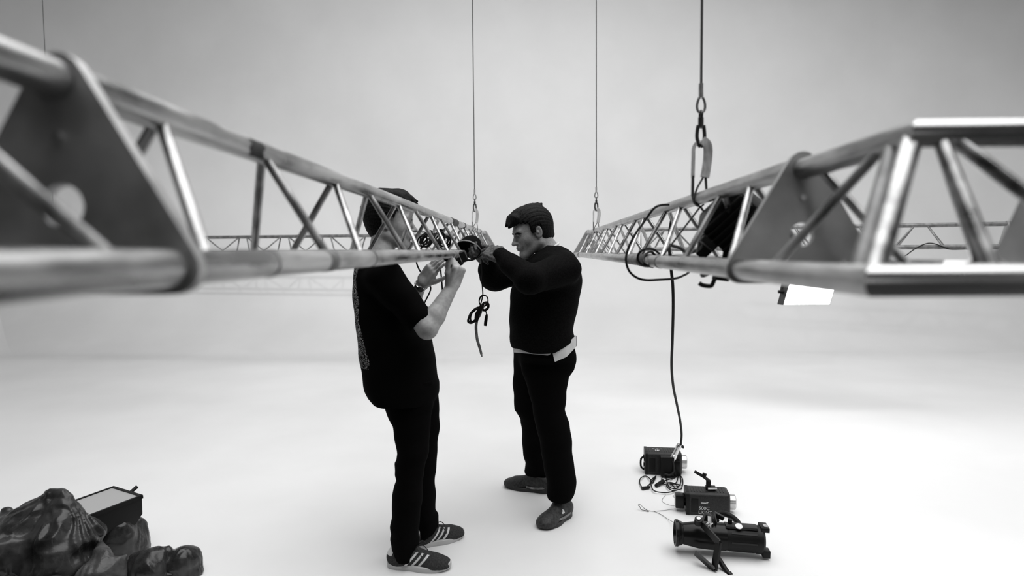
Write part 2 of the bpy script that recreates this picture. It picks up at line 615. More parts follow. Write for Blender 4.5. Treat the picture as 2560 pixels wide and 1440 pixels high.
class Truss:
    """triangular truss, apex up; O = middle of the bottom at s = 0, a = axis, l = lateral"""
    def __init__(s, O, a, label, w=TW, h=TH, D=TD, bd=BD, name='lighting_truss', group=None):
        s.O, s.a = Vector(O), Vector(a).normalized()
        s.l = s.a.cross(Vector((0, 0, 1))).normalized()       # to the right of the axis
        s.w, s.h, s.D, s.bd = w, h, D, bd
        s.root = thing(name, label, 'truss', s.O, group)

    def pt(s, k, t):
        off = {'T': Vector((0, 0, s.h)), 'L': -s.l * s.w / 2, 'R': s.l * s.w / 2}[k]
        return s.O + s.a * t + off

    def chord(s, k, t0, t1, m=None):
        return MB().cyl(s.pt(k, t0), s.pt(k, t1), s.D / 2, seg=28).build('chord', m or M['alu'], s.root)

    def brace(s, k0, t0, k1, t1, d=None, m=None):
        a, b = s.pt(k0, t0), s.pt(k1, t1)
        dr = (b - a).normalized()
        return MB().cyl(a + dr * s.D * 0.3, b - dr * s.D * 0.3, (d or s.bd) / 2, seg=14).build('brace', m or M['alu_b'], s.root)

    def plate(s, t, th=0.008, side=1, rp=0.029, hole=0.024, seg=96):
        c0 = s.O + s.a * t + Vector((0, 0, s.h / 3))
        cen = [(-s.w / 2, -s.h / 3), (s.w / 2, -s.h / 3), (0, 2 * s.h / 3)]
        rs = rp * s.w / 0.24
        outer, inner = [], []
        for i in range(seg):
            a = 2 * math.pi * i / seg
            d = Vector((math.cos(a), math.sin(a)))
            # farthest point of the hull of three circles along d, found by marching
            lo, hi = 0.0, 0.4
            for _ in range(26):
                mid = (lo + hi) / 2
                p = d * mid
                if inhull(p, cen, rs):
                    lo = mid
                else:
                    hi = mid
            outer.append(d * lo)
            inner.append(d * hole)
        vs, fs = [], []
        for z in (0, th * side):
            for lst in (outer, inner):
                vs += [c0 + s.l * q.x + Vector((0, 0, q.y)) + s.a * z for q in lst]
        n = seg
        for i in range(n):
            j = (i + 1) % n
            fs += [(i, j, n + j, n + i), (2 * n + j, 2 * n + i, 3 * n + i, 3 * n + j),
                   (i, 2 * n + i, 2 * n + j, j), (n + j, 3 * n + j, 3 * n + i, n + i)]
        p = MB().add(vs, fs).build('end_plate', M['plate'], s.root)
        for i, (x, y) in enumerate([(-0.082, -s.h / 3 + 0.012), (0.082, -s.h / 3 + 0.012), (0, 2 * s.h / 3 - 0.062)]):
            c = c0 + s.l * x * s.w / 0.24 + Vector((0, 0, y))
            MB().cyl(c + s.a * (th * side * 0.5), c + s.a * (th * side + 0.006 * side), 0.0065, seg=6).build('bolt', M['silver'], p)
        return p

    def tape(s, k, t, length, m, grow=0.0008, name='tape'):
        c = s.pt(k, t)
        q = MB().tube([c - s.a * length / 2, c + s.a * length / 2], s.D / 2 + grow, 28, caps=True)
        return q.build(name, m, s.root)


def inhull(p, cen, r):
    # signed distance to the triangle <= r
    dmin, inside = 1e9, True
    for i in range(3):
        ax, ay = cen[i]
        bx, by = cen[(i + 1) % 3]
        ex, ey = bx - ax, by - ay
        wx, wy = p.x - ax, p.y - ay
        t = max(0, min(1, (wx * ex + wy * ey) / (ex * ex + ey * ey)))
        dmin = min(dmin, math.hypot(wx - t * ex, wy - t * ey))
        if ex * wy - ey * wx < 0:
            inside = False
    return inside or dmin <= r


Y = Vector((0, 1, 0))
X = Vector((1, 0, 0))
ZB_L, ZB_R = CAM.z - 0.016, CAM.z - 0.041
AL, AR = -0.51, 0.539

# left long truss
tl = Truss((AL, 0, ZB_L), Y, 'long scratched aluminium truss on the left that crosses the first man\'s face')
for k in 'TLR':
    tl.chord(k, 0.70, 6.9)
P_, t = 0.776, 1.21 - 0.776
while t < 6.7:
    for (f, st, sb) in (('R', t, t + 0.02), ('R', t + 0.44, t + 0.25), ('L', t, t + 0.22), ('L', t + 0.44, t + 0.43)):
        if 0.75 < st < 6.85 and 0.74 < sb < 6.85:
            tl.brace('T', st, f, sb)
        elif st > 0.75 and sb <= 0.74:
            tl.brace('T', st, f, 0.76)
    for (sa, sb) in ((t + 0.05, t + 0.30), (t + 0.46, t + 0.68)):
        if 0.75 < sa and sb < 6.85:
            tl.brace('R', sa, 'L', sb, d=0.013)
    t += P_
tl.plate(0.692, side=1)
tl.plate(6.9, side=-1)
tl.tape('R', 1.20, 0.05, M['grey_tape'])
tl.tape('R', 0.93, 0.006, M['grey_tape'])
tl.tape('R', 1.52, 0.008, M['grey_tape'])
tl.tape('T', 4.15, 0.28, M['black_tape'], 0.003)
for tt in (4.75, 5.35, 5.55, 6.2):
    tl.tape('T', tt, 0.05, M['black_tape'], 0.002)
tl.tape('R', 3.55, 0.9, M['grey_tape'], 0.0006)
# the dark worn sticker on the top chord
c = tl.pt('T', 1.145)
vs, fs = [], []
for i in range(9):
    for j in range(9):
        th = math.radians(-52 + 85 * j / 8)
        rr = TD / 2 + 0.0009
        wob = 0.006 * math.sin(j * 1.3)
        vs.append(c + Y * (-0.028 + 0.056 * i / 8 + wob * (1 if i in (0, 8) else 0)) + X * math.cos(th) * rr + Vector((0, 0, math.sin(th) * rr)))
for i in range(8):
    for j in range(8):
        fs.append((i * 9 + j, i * 9 + j + 1, i * 9 + j + 10, i * 9 + j + 9))
MB().add(vs, fs).build('sticker', M['black_tape'], tl.root)

# its near neighbour, bolted on at the plate
tn = Truss((AL, 0, ZB_L), Y, 'blurred near end of the left truss in front of the large dark plate')
for k in 'TLR':
    tn.chord(k, -0.35, 0.682)
for (f, st, sb) in (('R', 0.43, 0.60), ('L', 0.50, 0.63), ('R', 0.05, 0.10), ('R', 0.39, 0.33), ('L', 0.05, 0.27)):
    tn.brace('T', st, f, sb)
tn.plate(0.692, side=-1)

# right long truss
tr = Truss((AR, 0, ZB_R), Y, 'long aluminium truss on the right carrying cable loops and a black lamp')
for k in 'TLR':
    tr.chord(k, 1.315, 6.16)
P_, t = 0.735, 1.594 - 0.735
while t < 6.1:
    for (f, st, sb) in (('L', t, t - 0.22), ('L', t + 0.24, t + 0.21), ('R', t, t - 0.07), ('R', t + 0.24, t + 0.42)):
        if 1.37 <= sb < 6.12 and 1.37 < st < 6.12:
            tr.brace('T', st, f, max(sb, 1.372))
    for (sa, sb) in ((t - 0.15, t + 0.1), (t + 0.25, t + 0.5)):
        if 1.4 < sa and sb < 6.1:
            tr.brace('L', sa, 'R', sb, d=0.013)
    t += P_
tr.plate(1.307, side=1)
tr.plate(6.16, side=-1)
tr.tape('L', 2.38, 0.16, M['black_tape'], 0.003)
tr.tape('L', 2.62, 0.3, M['grey_tape'], 0.001)
tr.tape('L', 2.1, 0.012, M['grey_tape'], 0.0012)
tr.tape('L', 5.6, 0.05, M['black_tape'], 0.0015)

# right near corner: one leg to the plate, the other off to the right
YN = 0.80 + TW / 2
tc = Truss((AR, 0, ZB_R), Y, 'blurred shiny aluminium truss corner at the right edge with a triangular bolted plate', name='truss_corner')
zb, zt = ZB_R, ZB_R + TH - 0.006
XE = 0.755
def elbow(pts, rad=0.05):
    a, b, c_ = (Vector(p) for p in pts)
    return [a, b, c_]
def miter(a, b, c_, r, m1, m2):
    """two tubes that meet at b, cut on the miter plane"""
    a, b, c_ = Vector(a), Vector(b), Vector(c_)
    d1, d2 = (a - b).normalized(), (c_ - b).normalized()
    nrm = (d1 - d2).normalized()
    for p, d, m in ((a, d1, m1), (c_, d2, m2)):
        e1 = Vector((0, 0, 1))
        e2 = d.cross(e1).normalized()
        vs = []
        seg = 32
        for end in (0, 1):
            for k in range(seg):
                an = 2 * math.pi * k / seg
                o = (e1 * math.cos(an) + e2 * math.sin(an)) * r
                if end:
                    vs.append(p + o)
                else:
                    q = b + o
                    tpar = -(o.dot(nrm)) / d.dot(nrm)
                    vs.append(q + d * tpar)
        fs = [(k, (k + 1) % seg, (k + 1) % seg + seg, k + seg) for k in range(seg)] + [tuple(range(seg, 2 * seg))]
        MB().add(vs, fs).build('chord', m, tc.root)
miter((AR - TW / 2, 1.297, zb), (AR - TW / 2, 0.80, zb), (XE, 0.80, zb), TD / 2, M['alu'], M['alu_x'])
miter((AR, 1.297, zt), (AR, YN, zt), (XE, YN, zt), TD / 2, M['alu'], M['alu_x'])
miter((AR + TW / 2, 1.297, zb), (AR + TW / 2, 1.04, zb), (XE, 1.04, zb), TD / 2, M['alu'], M['alu_x'])
tc.plate(1.307, side=-1)
def cb(a, b, d=0.019, m='alu_b'):
    a, b = Vector(a), Vector(b)
    MB().cyl(a, b, d / 2, seg=16).build('brace', M[m], tc.root)
xl, xr = AR - TW / 2, AR + TW / 2
cb((AR, 1.00, zt), (xl, 1.15, zb), 0.017)
cb((AR - 0.004, YN + 0.005, zt), (xl + 0.012, 0.822, zb + 0.005), 0.028, 'alu')
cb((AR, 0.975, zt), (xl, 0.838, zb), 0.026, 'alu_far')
cb((0.566, YN, zt), (0.568, 0.80, zb), 0.02, 'alu')
cb((0.578, YN, zt), (0.735, 0.80, zb), 0.02, 'alu')
cb((0.566, YN, zt), (0.715, 1.04, zb), 0.018)
cb((AR, 1.24, zt), (xr, 1.13, zb), 0.017)
# plate at the end of the leg that leaves to the right
te = Truss((XE - 0.01, YN, zb), X, 'x')
q = te.plate(0.0, side=1)
q.parent = None
put(q, tc.root)
for ch in list(te.root.children):
    put(ch, tc.root)
bpy.data.objects.remove(te.root)


# far trusses
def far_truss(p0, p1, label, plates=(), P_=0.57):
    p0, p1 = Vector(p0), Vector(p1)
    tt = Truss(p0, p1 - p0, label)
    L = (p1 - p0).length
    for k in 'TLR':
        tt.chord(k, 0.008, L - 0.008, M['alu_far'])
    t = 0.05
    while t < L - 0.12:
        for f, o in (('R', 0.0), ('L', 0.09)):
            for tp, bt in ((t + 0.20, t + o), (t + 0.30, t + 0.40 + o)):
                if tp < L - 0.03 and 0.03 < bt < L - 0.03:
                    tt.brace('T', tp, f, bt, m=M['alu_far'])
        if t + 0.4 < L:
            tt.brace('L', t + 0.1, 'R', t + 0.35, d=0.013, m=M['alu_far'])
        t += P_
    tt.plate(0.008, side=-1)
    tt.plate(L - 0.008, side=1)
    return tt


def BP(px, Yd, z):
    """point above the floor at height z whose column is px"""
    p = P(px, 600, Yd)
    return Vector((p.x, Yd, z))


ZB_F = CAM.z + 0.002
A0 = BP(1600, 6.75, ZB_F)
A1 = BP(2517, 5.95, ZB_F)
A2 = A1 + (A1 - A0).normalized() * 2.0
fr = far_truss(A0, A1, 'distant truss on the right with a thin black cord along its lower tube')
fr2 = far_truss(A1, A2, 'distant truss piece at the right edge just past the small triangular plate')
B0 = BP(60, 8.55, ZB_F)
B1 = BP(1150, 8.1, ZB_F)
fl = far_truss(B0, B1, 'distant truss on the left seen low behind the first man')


# ---------------------------------------------------------------- suspension lines
def suspension(px, Yd, tz, tx, lab, big, scale=1.0, ztop=None):
    """wire rope from the ceiling, shackle and sling down to the truss top tube at tx, tz"""
    base = Vector((tx, Yd, tz))
    H = 0.30 * scale
    zt_ = base.z + TD / 2
    r = thing('wire_rope', lab[0], 'wire rope', Vector((tx, Yd, zt_ + H)), 'wire ropes holding the trusses')
    rw = 0.0042
    zs = zt_ + H
    MB().tube([(tx, Yd, zs), (tx, Yd, z1)], rw, 8).build('wire', M['wire'], r)
    MB().cyl((tx, Yd, zs - 0.005), (tx, Yd, zs + 0.04), 0.0085, seg=12).build('ferrule', M['silver'], r)
    pts = []
    for i in range(25):
        a = 2 * math.pi * i / 24
        w = 0.016 * math.sin(a) * (0.55 + 0.45 * (1 - math.cos(a)) / 2)
        pts.append((tx + w, Yd, zs - 0.025 + 0.026 * math.cos(a)))
    MB().tube(pts, 0.0042, 8, caps=False).build('thimble', M['steel'], r)
    if not big:
        return r
    s = thing('shackle', lab[1], 'shackle', Vector((tx, Yd, zs - 0.1)), 'shackles under the wire ropes')
    z_ = zs - 0.046
    MB().ring((tx, Yd, z_ - 0.012), X, 0.012, 0.0045, 18, 8).build('bow', M['dark_steel'], s)
    MB().cyl((tx, Yd, z_ - 0.02), (tx, Yd, z_ - 0.05), 0.009, seg=12).build('swivel', M['dark_steel'], s)
    MB().cyl((tx - 0.014, Yd, z_ - 0.05), (tx + 0.014, Yd, z_ - 0.05), 0.005, seg=10).build('pin', M['steel'], s)
    q = MB()
    for sx in (-1, 1):
        q.tube(smooth_path([(tx + sx * 0.009, Yd, z_ - 0.045), (tx + sx * 0.012, Yd, z_ - 0.08), (tx + sx * 0.006, Yd, z_ - 0.105), (tx, Yd, z_ - 0.112)], 5), 0.006, 8)
    q.build('hook', M['dark_steel'], s)
    g = thing('round_sling', lab[2], 'sling', base, 'slings around the trusses')
    zl = z_ - 0.098
    zm = zt_ + 0.045
    MB().strap(smooth_path([(tx + 0.002, Yd - 0.006, zl + 0.006), (tx + 0.020, Yd - 0.006, zl - 0.012), (tx + 0.022, Yd, (zl + zm) / 2), (tx + 0.014, Yd, zm)], 5), [0.026] * 16, 0.014, X).build('sleeve', M['sling_white'], g)
    MB().strap(smooth_path([(tx - 0.003, Yd, zl + 0.006), (tx - 0.021, Yd, zl - 0.014), (tx - 0.023, Yd, (zl + zm) / 2), (tx - 0.024, Yd, zm)], 5), [0.011] * 16, 0.006, X).build('sleeve', M['sling_white'], g)
    R_ = TD / 2 + 0.003
    q = MB()
    q.strap([(tx - 0.024, Yd, zm + 0.005), (tx - R_ - 0.001, Yd, base.z + 0.01), (tx - R_ * 0.7, Yd, base.z - R_ * 0.7), (tx, Yd + 0.02, base.z - R_ - 0.001)], 0.016, 0.006, Y)
    q.strap([(tx + 0.012, Yd, zm + 0.006), (tx - 0.012, Yd - 0.01, zt_ + 0.012), (tx - R_, Yd - 0.012, base.z)], 0.009, 0.005, Y)
    q.strap([(tx + 0.016, Yd, zm + 0.006), (tx + R_, Yd + 0.01, base.z + 0.008), (tx + R_ * 0.7, Yd + 0.012, base.z - R_ * 0.7)], 0.012, 0.005, Y)
    q.strap([(tx - R_ * 0.7, Yd - 0.006, base.z - R_ * 0.7), (tx, Yd - 0.008, base.z - R_ - 0.006), (tx + TW / 2 * 0.95, Yd + 0.02, base.z - TH + TD * 0.4)], 0.012, 0.004, Y)
    q.strap([(tx + R_ * 0.6, Yd + 0.006, base.z - R_ * 0.8), (tx, Yd + 0.012, base.z - R_ - 0.008), (tx - TW / 2 * 0.97, Yd + 0.02, base.z - TH + TD * 0.4)], 0.012, 0.004, Y)
    q.build('webbing', M['sling_dark'], g)
    return r


suspension(1745, 2.08, ZB_R + TH, AR, ('thick steel wire rope above the right truss, nearest and largest of the ropes',
           'dark steel shackle hook hanging above the nearer part of the right truss',
           'pale worn sling tied around the right truss beside the black lamp'), True)
suspension(1489, 5.4, ZB_R + TH, AR, ('thin wire rope running up from the far end of the right truss',
           'small shackle at the far end of the right truss',
           'small sling around the far end of the right truss'), True)
suspension(1187, 5.75, ZB_L + TH, AL, ('thin wire rope running up from the far end of the left truss',
           'small shackle at the far end of the left truss',
           'small pale sling around the far end of the left truss'), True)
pw = P(121, 300, 8.52)
suspension(120, 8.52, ZB_F + TH, pw.x, ('thin dark wire rope at the far left edge behind the near truss',), False)


# ---------------------------------------------------------------- people
def frame(fwd, down=0.0, tilt=0.0):
    """columns: forward, left, up for a head that faces fwd and looks down by `down` degrees"""
    f = Vector(fwd).normalized()
    up = Vector((0, 0, 1))
    l = up.cross(f).normalized()
    f2 = f * math.cos(math.radians(down)) - up * math.sin(math.radians(down))
    u2 = f2.cross(l).normalized()
    R = Matrix((f2, l, u2)).transposed()
    if tilt:
        R = R @ Matrix.Rotation(math.radians(tilt), 3, 'X')
    return R


def head_sdf(S, c, R, sc):
    c = Vector(c)
    def w(x, y, z):
        return c + R @ (Vector((x, y, z)) * sc)
    def E(x, y, z, rx, ry, rz, k=0.015, op='add', Rl=None):
        S.ell(w(x, y, z), (rx * sc, ry * sc, rz * sc), R if Rl is None else R @ Rl, k * sc, op)
    def Cn(a, ra, b, rb, k=0.012, op='add'):
        S.cone(w(*a), ra * sc, w(*b), rb * sc, k * sc, op)
    E(-0.012, 0, 0.032, 0.098, 0.075, 0.088, 0.0)
    E(0.035, 0, -0.02, 0.058, 0.06, 0.085, 0.03)
    for s in (-1, 1):
        Cn((-0.008, s * 0.052, -0.06), 0.024, (0.066, s * 0.014, -0.102), 0.02, 0.03)
        E(0.05, s * 0.04, -0.025, 0.03, 0.024, 0.03, 0.02)
    E(0.076, 0, -0.103, 0.021, 0.022, 0.018, 0.02)
    E(0.078, 0, 0.022, 0.014, 0.05, 0.012, 0.02)
    for s in (-1, 1):
        E(0.094, s * 0.031, 0.001, 0.013, 0.017, 0.011, 0.012, 'sub')
    Cn((0.088, 0, 0.008), 0.007, (0.112, 0, -0.032), 0.0105, 0.01)
    E(0.112, 0, -0.034, 0.012, 0.012, 0.009, 0.006)
    for s in (-1, 1):
        E(0.1, s * 0.012, -0.036, 0.01, 0.008, 0.007, 0.006)
    E(0.084, 0, -0.058, 0.016, 0.03, 0.02, 0.012)
    E(0.097, 0, -0.0595, 0.0075, 0.022, 0.0055, 0.004)
    E(0.0955, 0, -0.0705, 0.0075, 0.019, 0.0058, 0.004)
    E(0.106, 0, -0.065, 0.008, 0.026, 0.0016, 0.002, 'sub')
    for s in (-1, 1):
        er = Matrix.Rotation(math.radians(s * -22), 3, 'Z') @ Matrix.Rotation(math.radians(-12), 3, 'Y')
        E(-0.008, s * 0.081, -0.008, 0.019, 0.0075, 0.033, 0.004, 'add', er)
        E(-0.004, s * 0.088, -0.004, 0.0115, 0.0065, 0.021, 0.004, 'sub', er)
        E(-0.002, s * 0.084, -0.006, 0.006, 0.006, 0.009, 0.004, 'add', er)
    return w


def eyes(c, R, sc, parent, skin):
    w = lambda x, y, z: Vector(c) + R @ (Vector((x, y, z)) * sc)
    for s in (-1, 1):
        mb = MB()
        Mx = Matrix.Translation(w(0.079, s * 0.031, 0.0)) @ R.to_4x4() @ Matrix.Rotation(math.pi / 2, 4, 'Y')
        r = 0.0118 * sc
        mb.lathe([(max(r * math.sin(t), 0), r * math.cos(t)) for t in np.linspace(0, math.pi, 11)], Mx, 16)
        e = mb.build('eye', M['eye'], parent)
        MB().lathe([(0.0001, r * 1.03), (r * 0.5, r * 0.9), (r * 0.5, r * 0.8)], Mx, 14).build('iris', M['iris'], e)
        # lids, half lowered
        mb = MB()
        vs, fs = [], []
        for i in range(7):
            for j in range(11):
                az = math.radians(-80 + 160 * j / 10)
                el = math.radians(5 + 75 * i / 6)
                d = Vector((math.cos(el) * math.cos(az), math.cos(el) * math.sin(az), math.sin(el)))
                vs.append(w(0.079, s * 0.031, 0.0) + R @ (d * r * 1.12))
        for i in range(6):
            for j in range(10):
                a = i * 11 + j
                fs.append((a, a + 1, a + 12, a + 11))
        MB().add(vs, fs).build('eyelid', skin, parent)
        # brow
        MB().tube(smooth_path([w(0.0945, s * 0.012, 0.0125), w(0.0935, s * 0.026, 0.0155), w(0.0865, s * 0.042, 0.016), w(0.074, s * 0.053, 0.010)], 4),
                  [0.003 * sc, 0.0036 * sc, 0.004 * sc, 0.0043 * sc, 0.0045 * sc, 0.0046 * sc, 0.0046 * sc, 0.0045 * sc, 0.0042 * sc, 0.0038 * sc, 0.0032 * sc, 0.0024 * sc, 0.001], 8).build('eyebrow', M['hair'], parent)


def hair(c, R, sc, parent, hl, fringe, seed, lift=0.016, cut=None):
    """a cap of hair grown from the skull; hl(x, y) is the height of the hairline"""
    c = Vector(c)
    S = SDF(c - Vector((0.17, 0.17, 0.16)) * sc, c + Vector((0.17, 0.17, 0.2)) * sc, 0.0032)
    w = lambda x, y, z: c + R @ (Vector((x, y, z)) * sc)
    S.ell(w(-0.012, 0, 0.034), ((0.098 + lift) * sc, (0.075 + lift * 0.8) * sc, (0.088 + lift) * sc), R, 0)
    S.ell(w(-0.045, 0, -0.01), (0.065 * sc, 0.062 * sc, 0.085 * sc), R, 0.03)
    Rn = np.array(R.transposed())
    cn = np.array(c)

    def local(X, Y_, Z):
        dx, dy, dz = X - cn[0], Y_ - cn[1], Z - cn[2]
        return [(Rn[i, 0] * dx + Rn[i, 1] * dy + Rn[i, 2] * dz) / sc for i in range(3)]

    def line(X, Y_, Z):
        x, y, z = local(X, Y_, Z)
        wob = 0.004 * np.sin(y * 260 + seed) + 0.003 * np.sin(x * 310 + 2 * seed) + 0.002 * np.sin((x + y) * 700)
        return (hl(x, y) + wob - z) * sc * 0.7
    S.clip(line)

    def strands(X, Y_, Z):
        x, y, z = local(X, Y_, Z)
        a = np.arctan2(y, z + 0.02)
        return 0.0009 * np.sin(a * 41 + 3 * np.sin(x * 23 + seed)) + 0.0006 * np.sin(a * 77 + x * 30 + seed)
    S.func(strands)
    for a, b, ra, rb in fringe:
        S.cone(w(*a), ra * sc, w(*b), rb * sc, 0.018 if rb > 0.003 else 0.003)
    return S.build('hair', M['hair'], parent)


def hand(S, wr, fdir, ndir, side, curls, sc=1.0, spread=0.10, thumb=None, k=0.006):
    """wr = wrist, fdir = wrist to knuckles, ndir = out of the back of the hand, side = +1 thumb on fdir x ndir.
    curls: bend of the three joints for index..little; thumb: list of points from the base"""
    wr, f, n = Vector(wr), Vector(fdir).normalized(), Vector(ndir).normalized()
    n = (n - f * n.dot(f)).normalized()
    t = f.cross(n).normalized() * side
    R = Matrix((f, t, n)).transposed()
    pl = 0.095 * sc
    S.rbox(wr + f * pl * 0.52, (pl * 0.52, 0.042 * sc, 0.0145 * sc), R, 0.013 * sc, 0.02)
    S.ell(wr + f * pl * 0.35 + t * 0.027 * sc - n * 0.008 * sc, (0.034 * sc, 0.018 * sc, 0.017 * sc), R, 0.015)
    L = [(0.044, 0.026, 0.022), (0.049, 0.030, 0.024), (0.045, 0.028, 0.023), (0.035, 0.021, 0.02)]
    rad = [0.0093, 0.0097, 0.0092, 0.0080]
    off = [0.030, 0.0105, -0.0095, -0.028]
    adv = [0.96, 1.0, 0.96, 0.88]
    for i in range(4):
        p = wr + f * pl * adv[i] + t * off[i] * sc
        d = (f + t * spread * (off[i] / 0.03)).normalized()
        ang = 0.0
        S.cone(wr + f * pl * 0.5 + t * off[i] * sc * 0.7, rad[i] * 1.1 * sc, p, rad[i] * 1.12 * sc, k)
        for j in range(3):
            ang += curls[i][j]
            dd = d * math.cos(ang) - n * math.sin(ang)
            q = p + dd * L[i][j] * sc
            S.cone(p, rad[i] * (1.0 - 0.08 * j) * sc, q, rad[i] * (0.92 - 0.08 * j) * sc, k * 0.5)
            p = q
    if thumb is None:
        thumb = [(0.25, 0.030, -0.006), (0.55, 0.058, -0.018), (0.88, 0.066, -0.03), (1.1, 0.062, -0.042)]
    q = [wr + f * pl * a + t * b * sc + n * c_ * sc for a, b, c_ in thumb]
    rr = [0.016, 0.0125, 0.0108, 0.009]
    for j in range(len(q) - 1):
        S.cone(q[j], rr[j] * sc, q[j + 1], rr[j + 1] * sc, k)


def rows(tab, Yf, ry, dz=0.0):
    """silhouette rows (py, left px, right px) at depth -> loft rows"""
    out = []
    for i, r in enumerate(tab):
        py, a, b = r[:3]
        Yd = Yf(py) if callable(Yf) else Yf
        ryy = r[3] if len(r) > 3 else (ry(py) if callable(ry) else ry)
        pa, pb = P(a, py, Yd), P(b, py, Yd)
        out.append(((pa.z + pb.z) / 2, (pa.x + pb.x) / 2, Yd, abs(pb.x - pa.x) / 2, ryy))
    return out


def folds(S, amp, seed, fz=26, fx=9):
    def f(X, Y_, Z):
        return amp * (np.sin(Z * fz + X * fx * 1.7 + 2 * np.sin(Y_ * 11 + seed) + seed) * 0.6 +
                      np.sin(Z * fz * 1.9 - X * fx * 2.3 + Y_ * 17 + seed * 2) * 0.4)
    S.func(f)


def bodycore(S, hip, ankles, sh, neckp):
    """trunk and legs under the clothes, one piece with head and arms"""
    hip = Vector(hip)
    for a in ankles:
        a = Vector(a)
        h = hip + (Vector((a.x, a.y, 0)) - Vector((hip.x, hip.y, 0))) * 0.45
        kn = (h + a) / 2 + Vector((0, 0, 0.02))
        S.cone(h, 0.045, kn, 0.034, 0.02)
        S.cone(kn, 0.034, a, 0.028, 0.02)
        S.cone(a, 0.028, a - Vector((0, 0, 0.035)), 0.028, 0.01)
    mid = (Vector(sh[0]) + Vector(sh[1])) / 2
    S.cone(hip, 0.085, mid - Vector((0, 0, 0.1)), 0.085, 0.03)
    S.cone(Vector(sh[0]), 0.045, Vector(sh[1]), 0.045, 0.03)
    S.cone(mid, 0.07, Vector(neckp), 0.052, 0.03)


def shoe(name, heel, toe, width, parent, style, low=0.0):
    """a laced shoe from heel to toe on the floor"""
    heel, toe = Vector(heel), Vector(toe)
    L = (toe - heel).length
    f = (toe - heel).normalized()
    l = Vector((0, 0, 1)).cross(f)
    R4 = Matrix((f, l, Vector((0, 0, 1)))).transposed().to_4x4()
    Mx = Matrix.Translation(heel) @ R4
    root = bpy.data.objects.new(name, None)
    # upper modelled in the shoe's own frame so that the side stripes follow it
    S = SDF((-0.03, -0.08, -0.01), (L + 0.03, 0.08, 0.16), 0.003)
    wd = width
    S.ell((L * 0.74, 0.0, 0.026), (L * 0.255, wd * 0.5, 0.034), None, 0)
    S.ell((L * 0.86, 0.004, 0.022), (L * 0.13, wd * 0.43, 0.028), None, 0.02)
    S.cone((L * 0.72, 0, 0.035), wd * 0.36, (L * 0.42, 0, 0.06), wd * 0.36, 0.03)
    S.ell((L * 0.3, 0, 0.045), (L * 0.31, wd * 0.40, 0.05), None, 0.02)
    S.ell((L * 0.17, 0, 0.05), (L * 0.165, wd * 0.36, 0.058), None, 0.02)
    S.cone((L * 0.13, 0, 0.06), wd * 0.31, (L * 0.36, 0, 0.09), wd * 0.29, 0.025)
    S.ell((L * 0.22, 0, 0.125), (L * 0.14, wd * 0.27, 0.045), None, 0.01, 'sub')
    S.clip(lambda X, Y_, Z: 0.014 - Z + 0 * X + 0 * Y_)
    me = S.mesh('upper')
    me.materials.append(style['upper'])
    me.shade_smooth()
    up = bpy.data.objects.new(name, me)
    COL.objects.link(up)
    up.matrix_world = Mx
    WORLD[up.name] = Mx.copy()
    up.parent = parent
    up.matrix_parent_inverse = WORLD[parent.name].inverted()
    # sole: outline swept up, toe spring
    out = []
    for i in range(40):
        a = 2 * math.pi * i / 40
        x = 0.5 - 0.5 * math.cos(a)
        wv = (0.40 + 0.14 * math.sin(math.pi * min(max((x - 0.35) / 0.65, 0), 1) * 0.9 + 0.2) - 0.05 * math.exp(-((x - 0.38) / 0.16) ** 2))
        y = math.copysign(abs(math.sin(a)) ** 0.62, math.sin(a)) * wd * wv
        out.append((L * (x * 1.02 - 0.01), y))
    vs, fs = [], []
    hts = [(0.0, 0.965), (0.004, 1.0), (style['sole_h'], 1.0), (style['sole_h'] + 0.003, 0.94)]
    for z, sc_ in hts:
        for x, y in out:
            lift = 0.012 * max(0, (x / L - 0.75) / 0.25) ** 2
            vs.append(Mx @ Vector(((x - L / 2) * (1 - (1 - sc_) * 0.5) + L / 2, y * sc_, z + lift)))
    n = len(out)
    for r in range(len(hts) - 1):
        for i in range(n):
            j = (i + 1) % n
            fs.append((r * n + i, r * n + j, (r + 1) * n + j, (r + 1) * n + i))
    fs += [tuple(range(n))[::-1], tuple(range(3 * n, 4 * n))]
    so = MB().add(vs, fs).build('sole', style['sole'])
    put(so, up)
    # laces
    mb = MB()
    def sh(x, y):
        zz = 0.098 - 0.075 * max(0, (x - 0.42)) / 0.3
        return Mx @ Vector((x * L, y * wd, zz - 0.09 * abs(y) ** 1.6 * 1.2))
    for i in range(5):
        x = 0.44 + 0.055 * i
        mb.tube([sh(x, -0.22), sh(x + 0.01, 0), sh(x, 0.22)], 0.0028, 6)
        mb.tube([sh(x, -0.2), sh(x + 0.03, 0), sh(x + 0.055, 0.2)], 0.0026, 6)
    for sy in ((-1, 1) if style.get('bow') else ()):
        p0 = Mx @ Vector((0.45 * L, sy * 0.01, 0.103))
        mb.tube(smooth_path([p0, Mx @ Vector((0.52 * L, sy * 0.03, 0.118)), Mx @ Vector((0.57 * L, sy * 0.045, 0.1)), Mx @ Vector((0.5 * L, sy * 0.035, 0.098)), p0], 5), 0.0022, 6)
        mb.tube(smooth_path([p0, Mx @ Vector((0.54 * L, sy * 0.035, 0.092)), Mx @ Vector((0.6 * L, sy * 0.052, 0.06))], 5), 0.0022, 6)
    la = mb.build('laces', style['lace'])
    put(la, up)
    return up, Mx


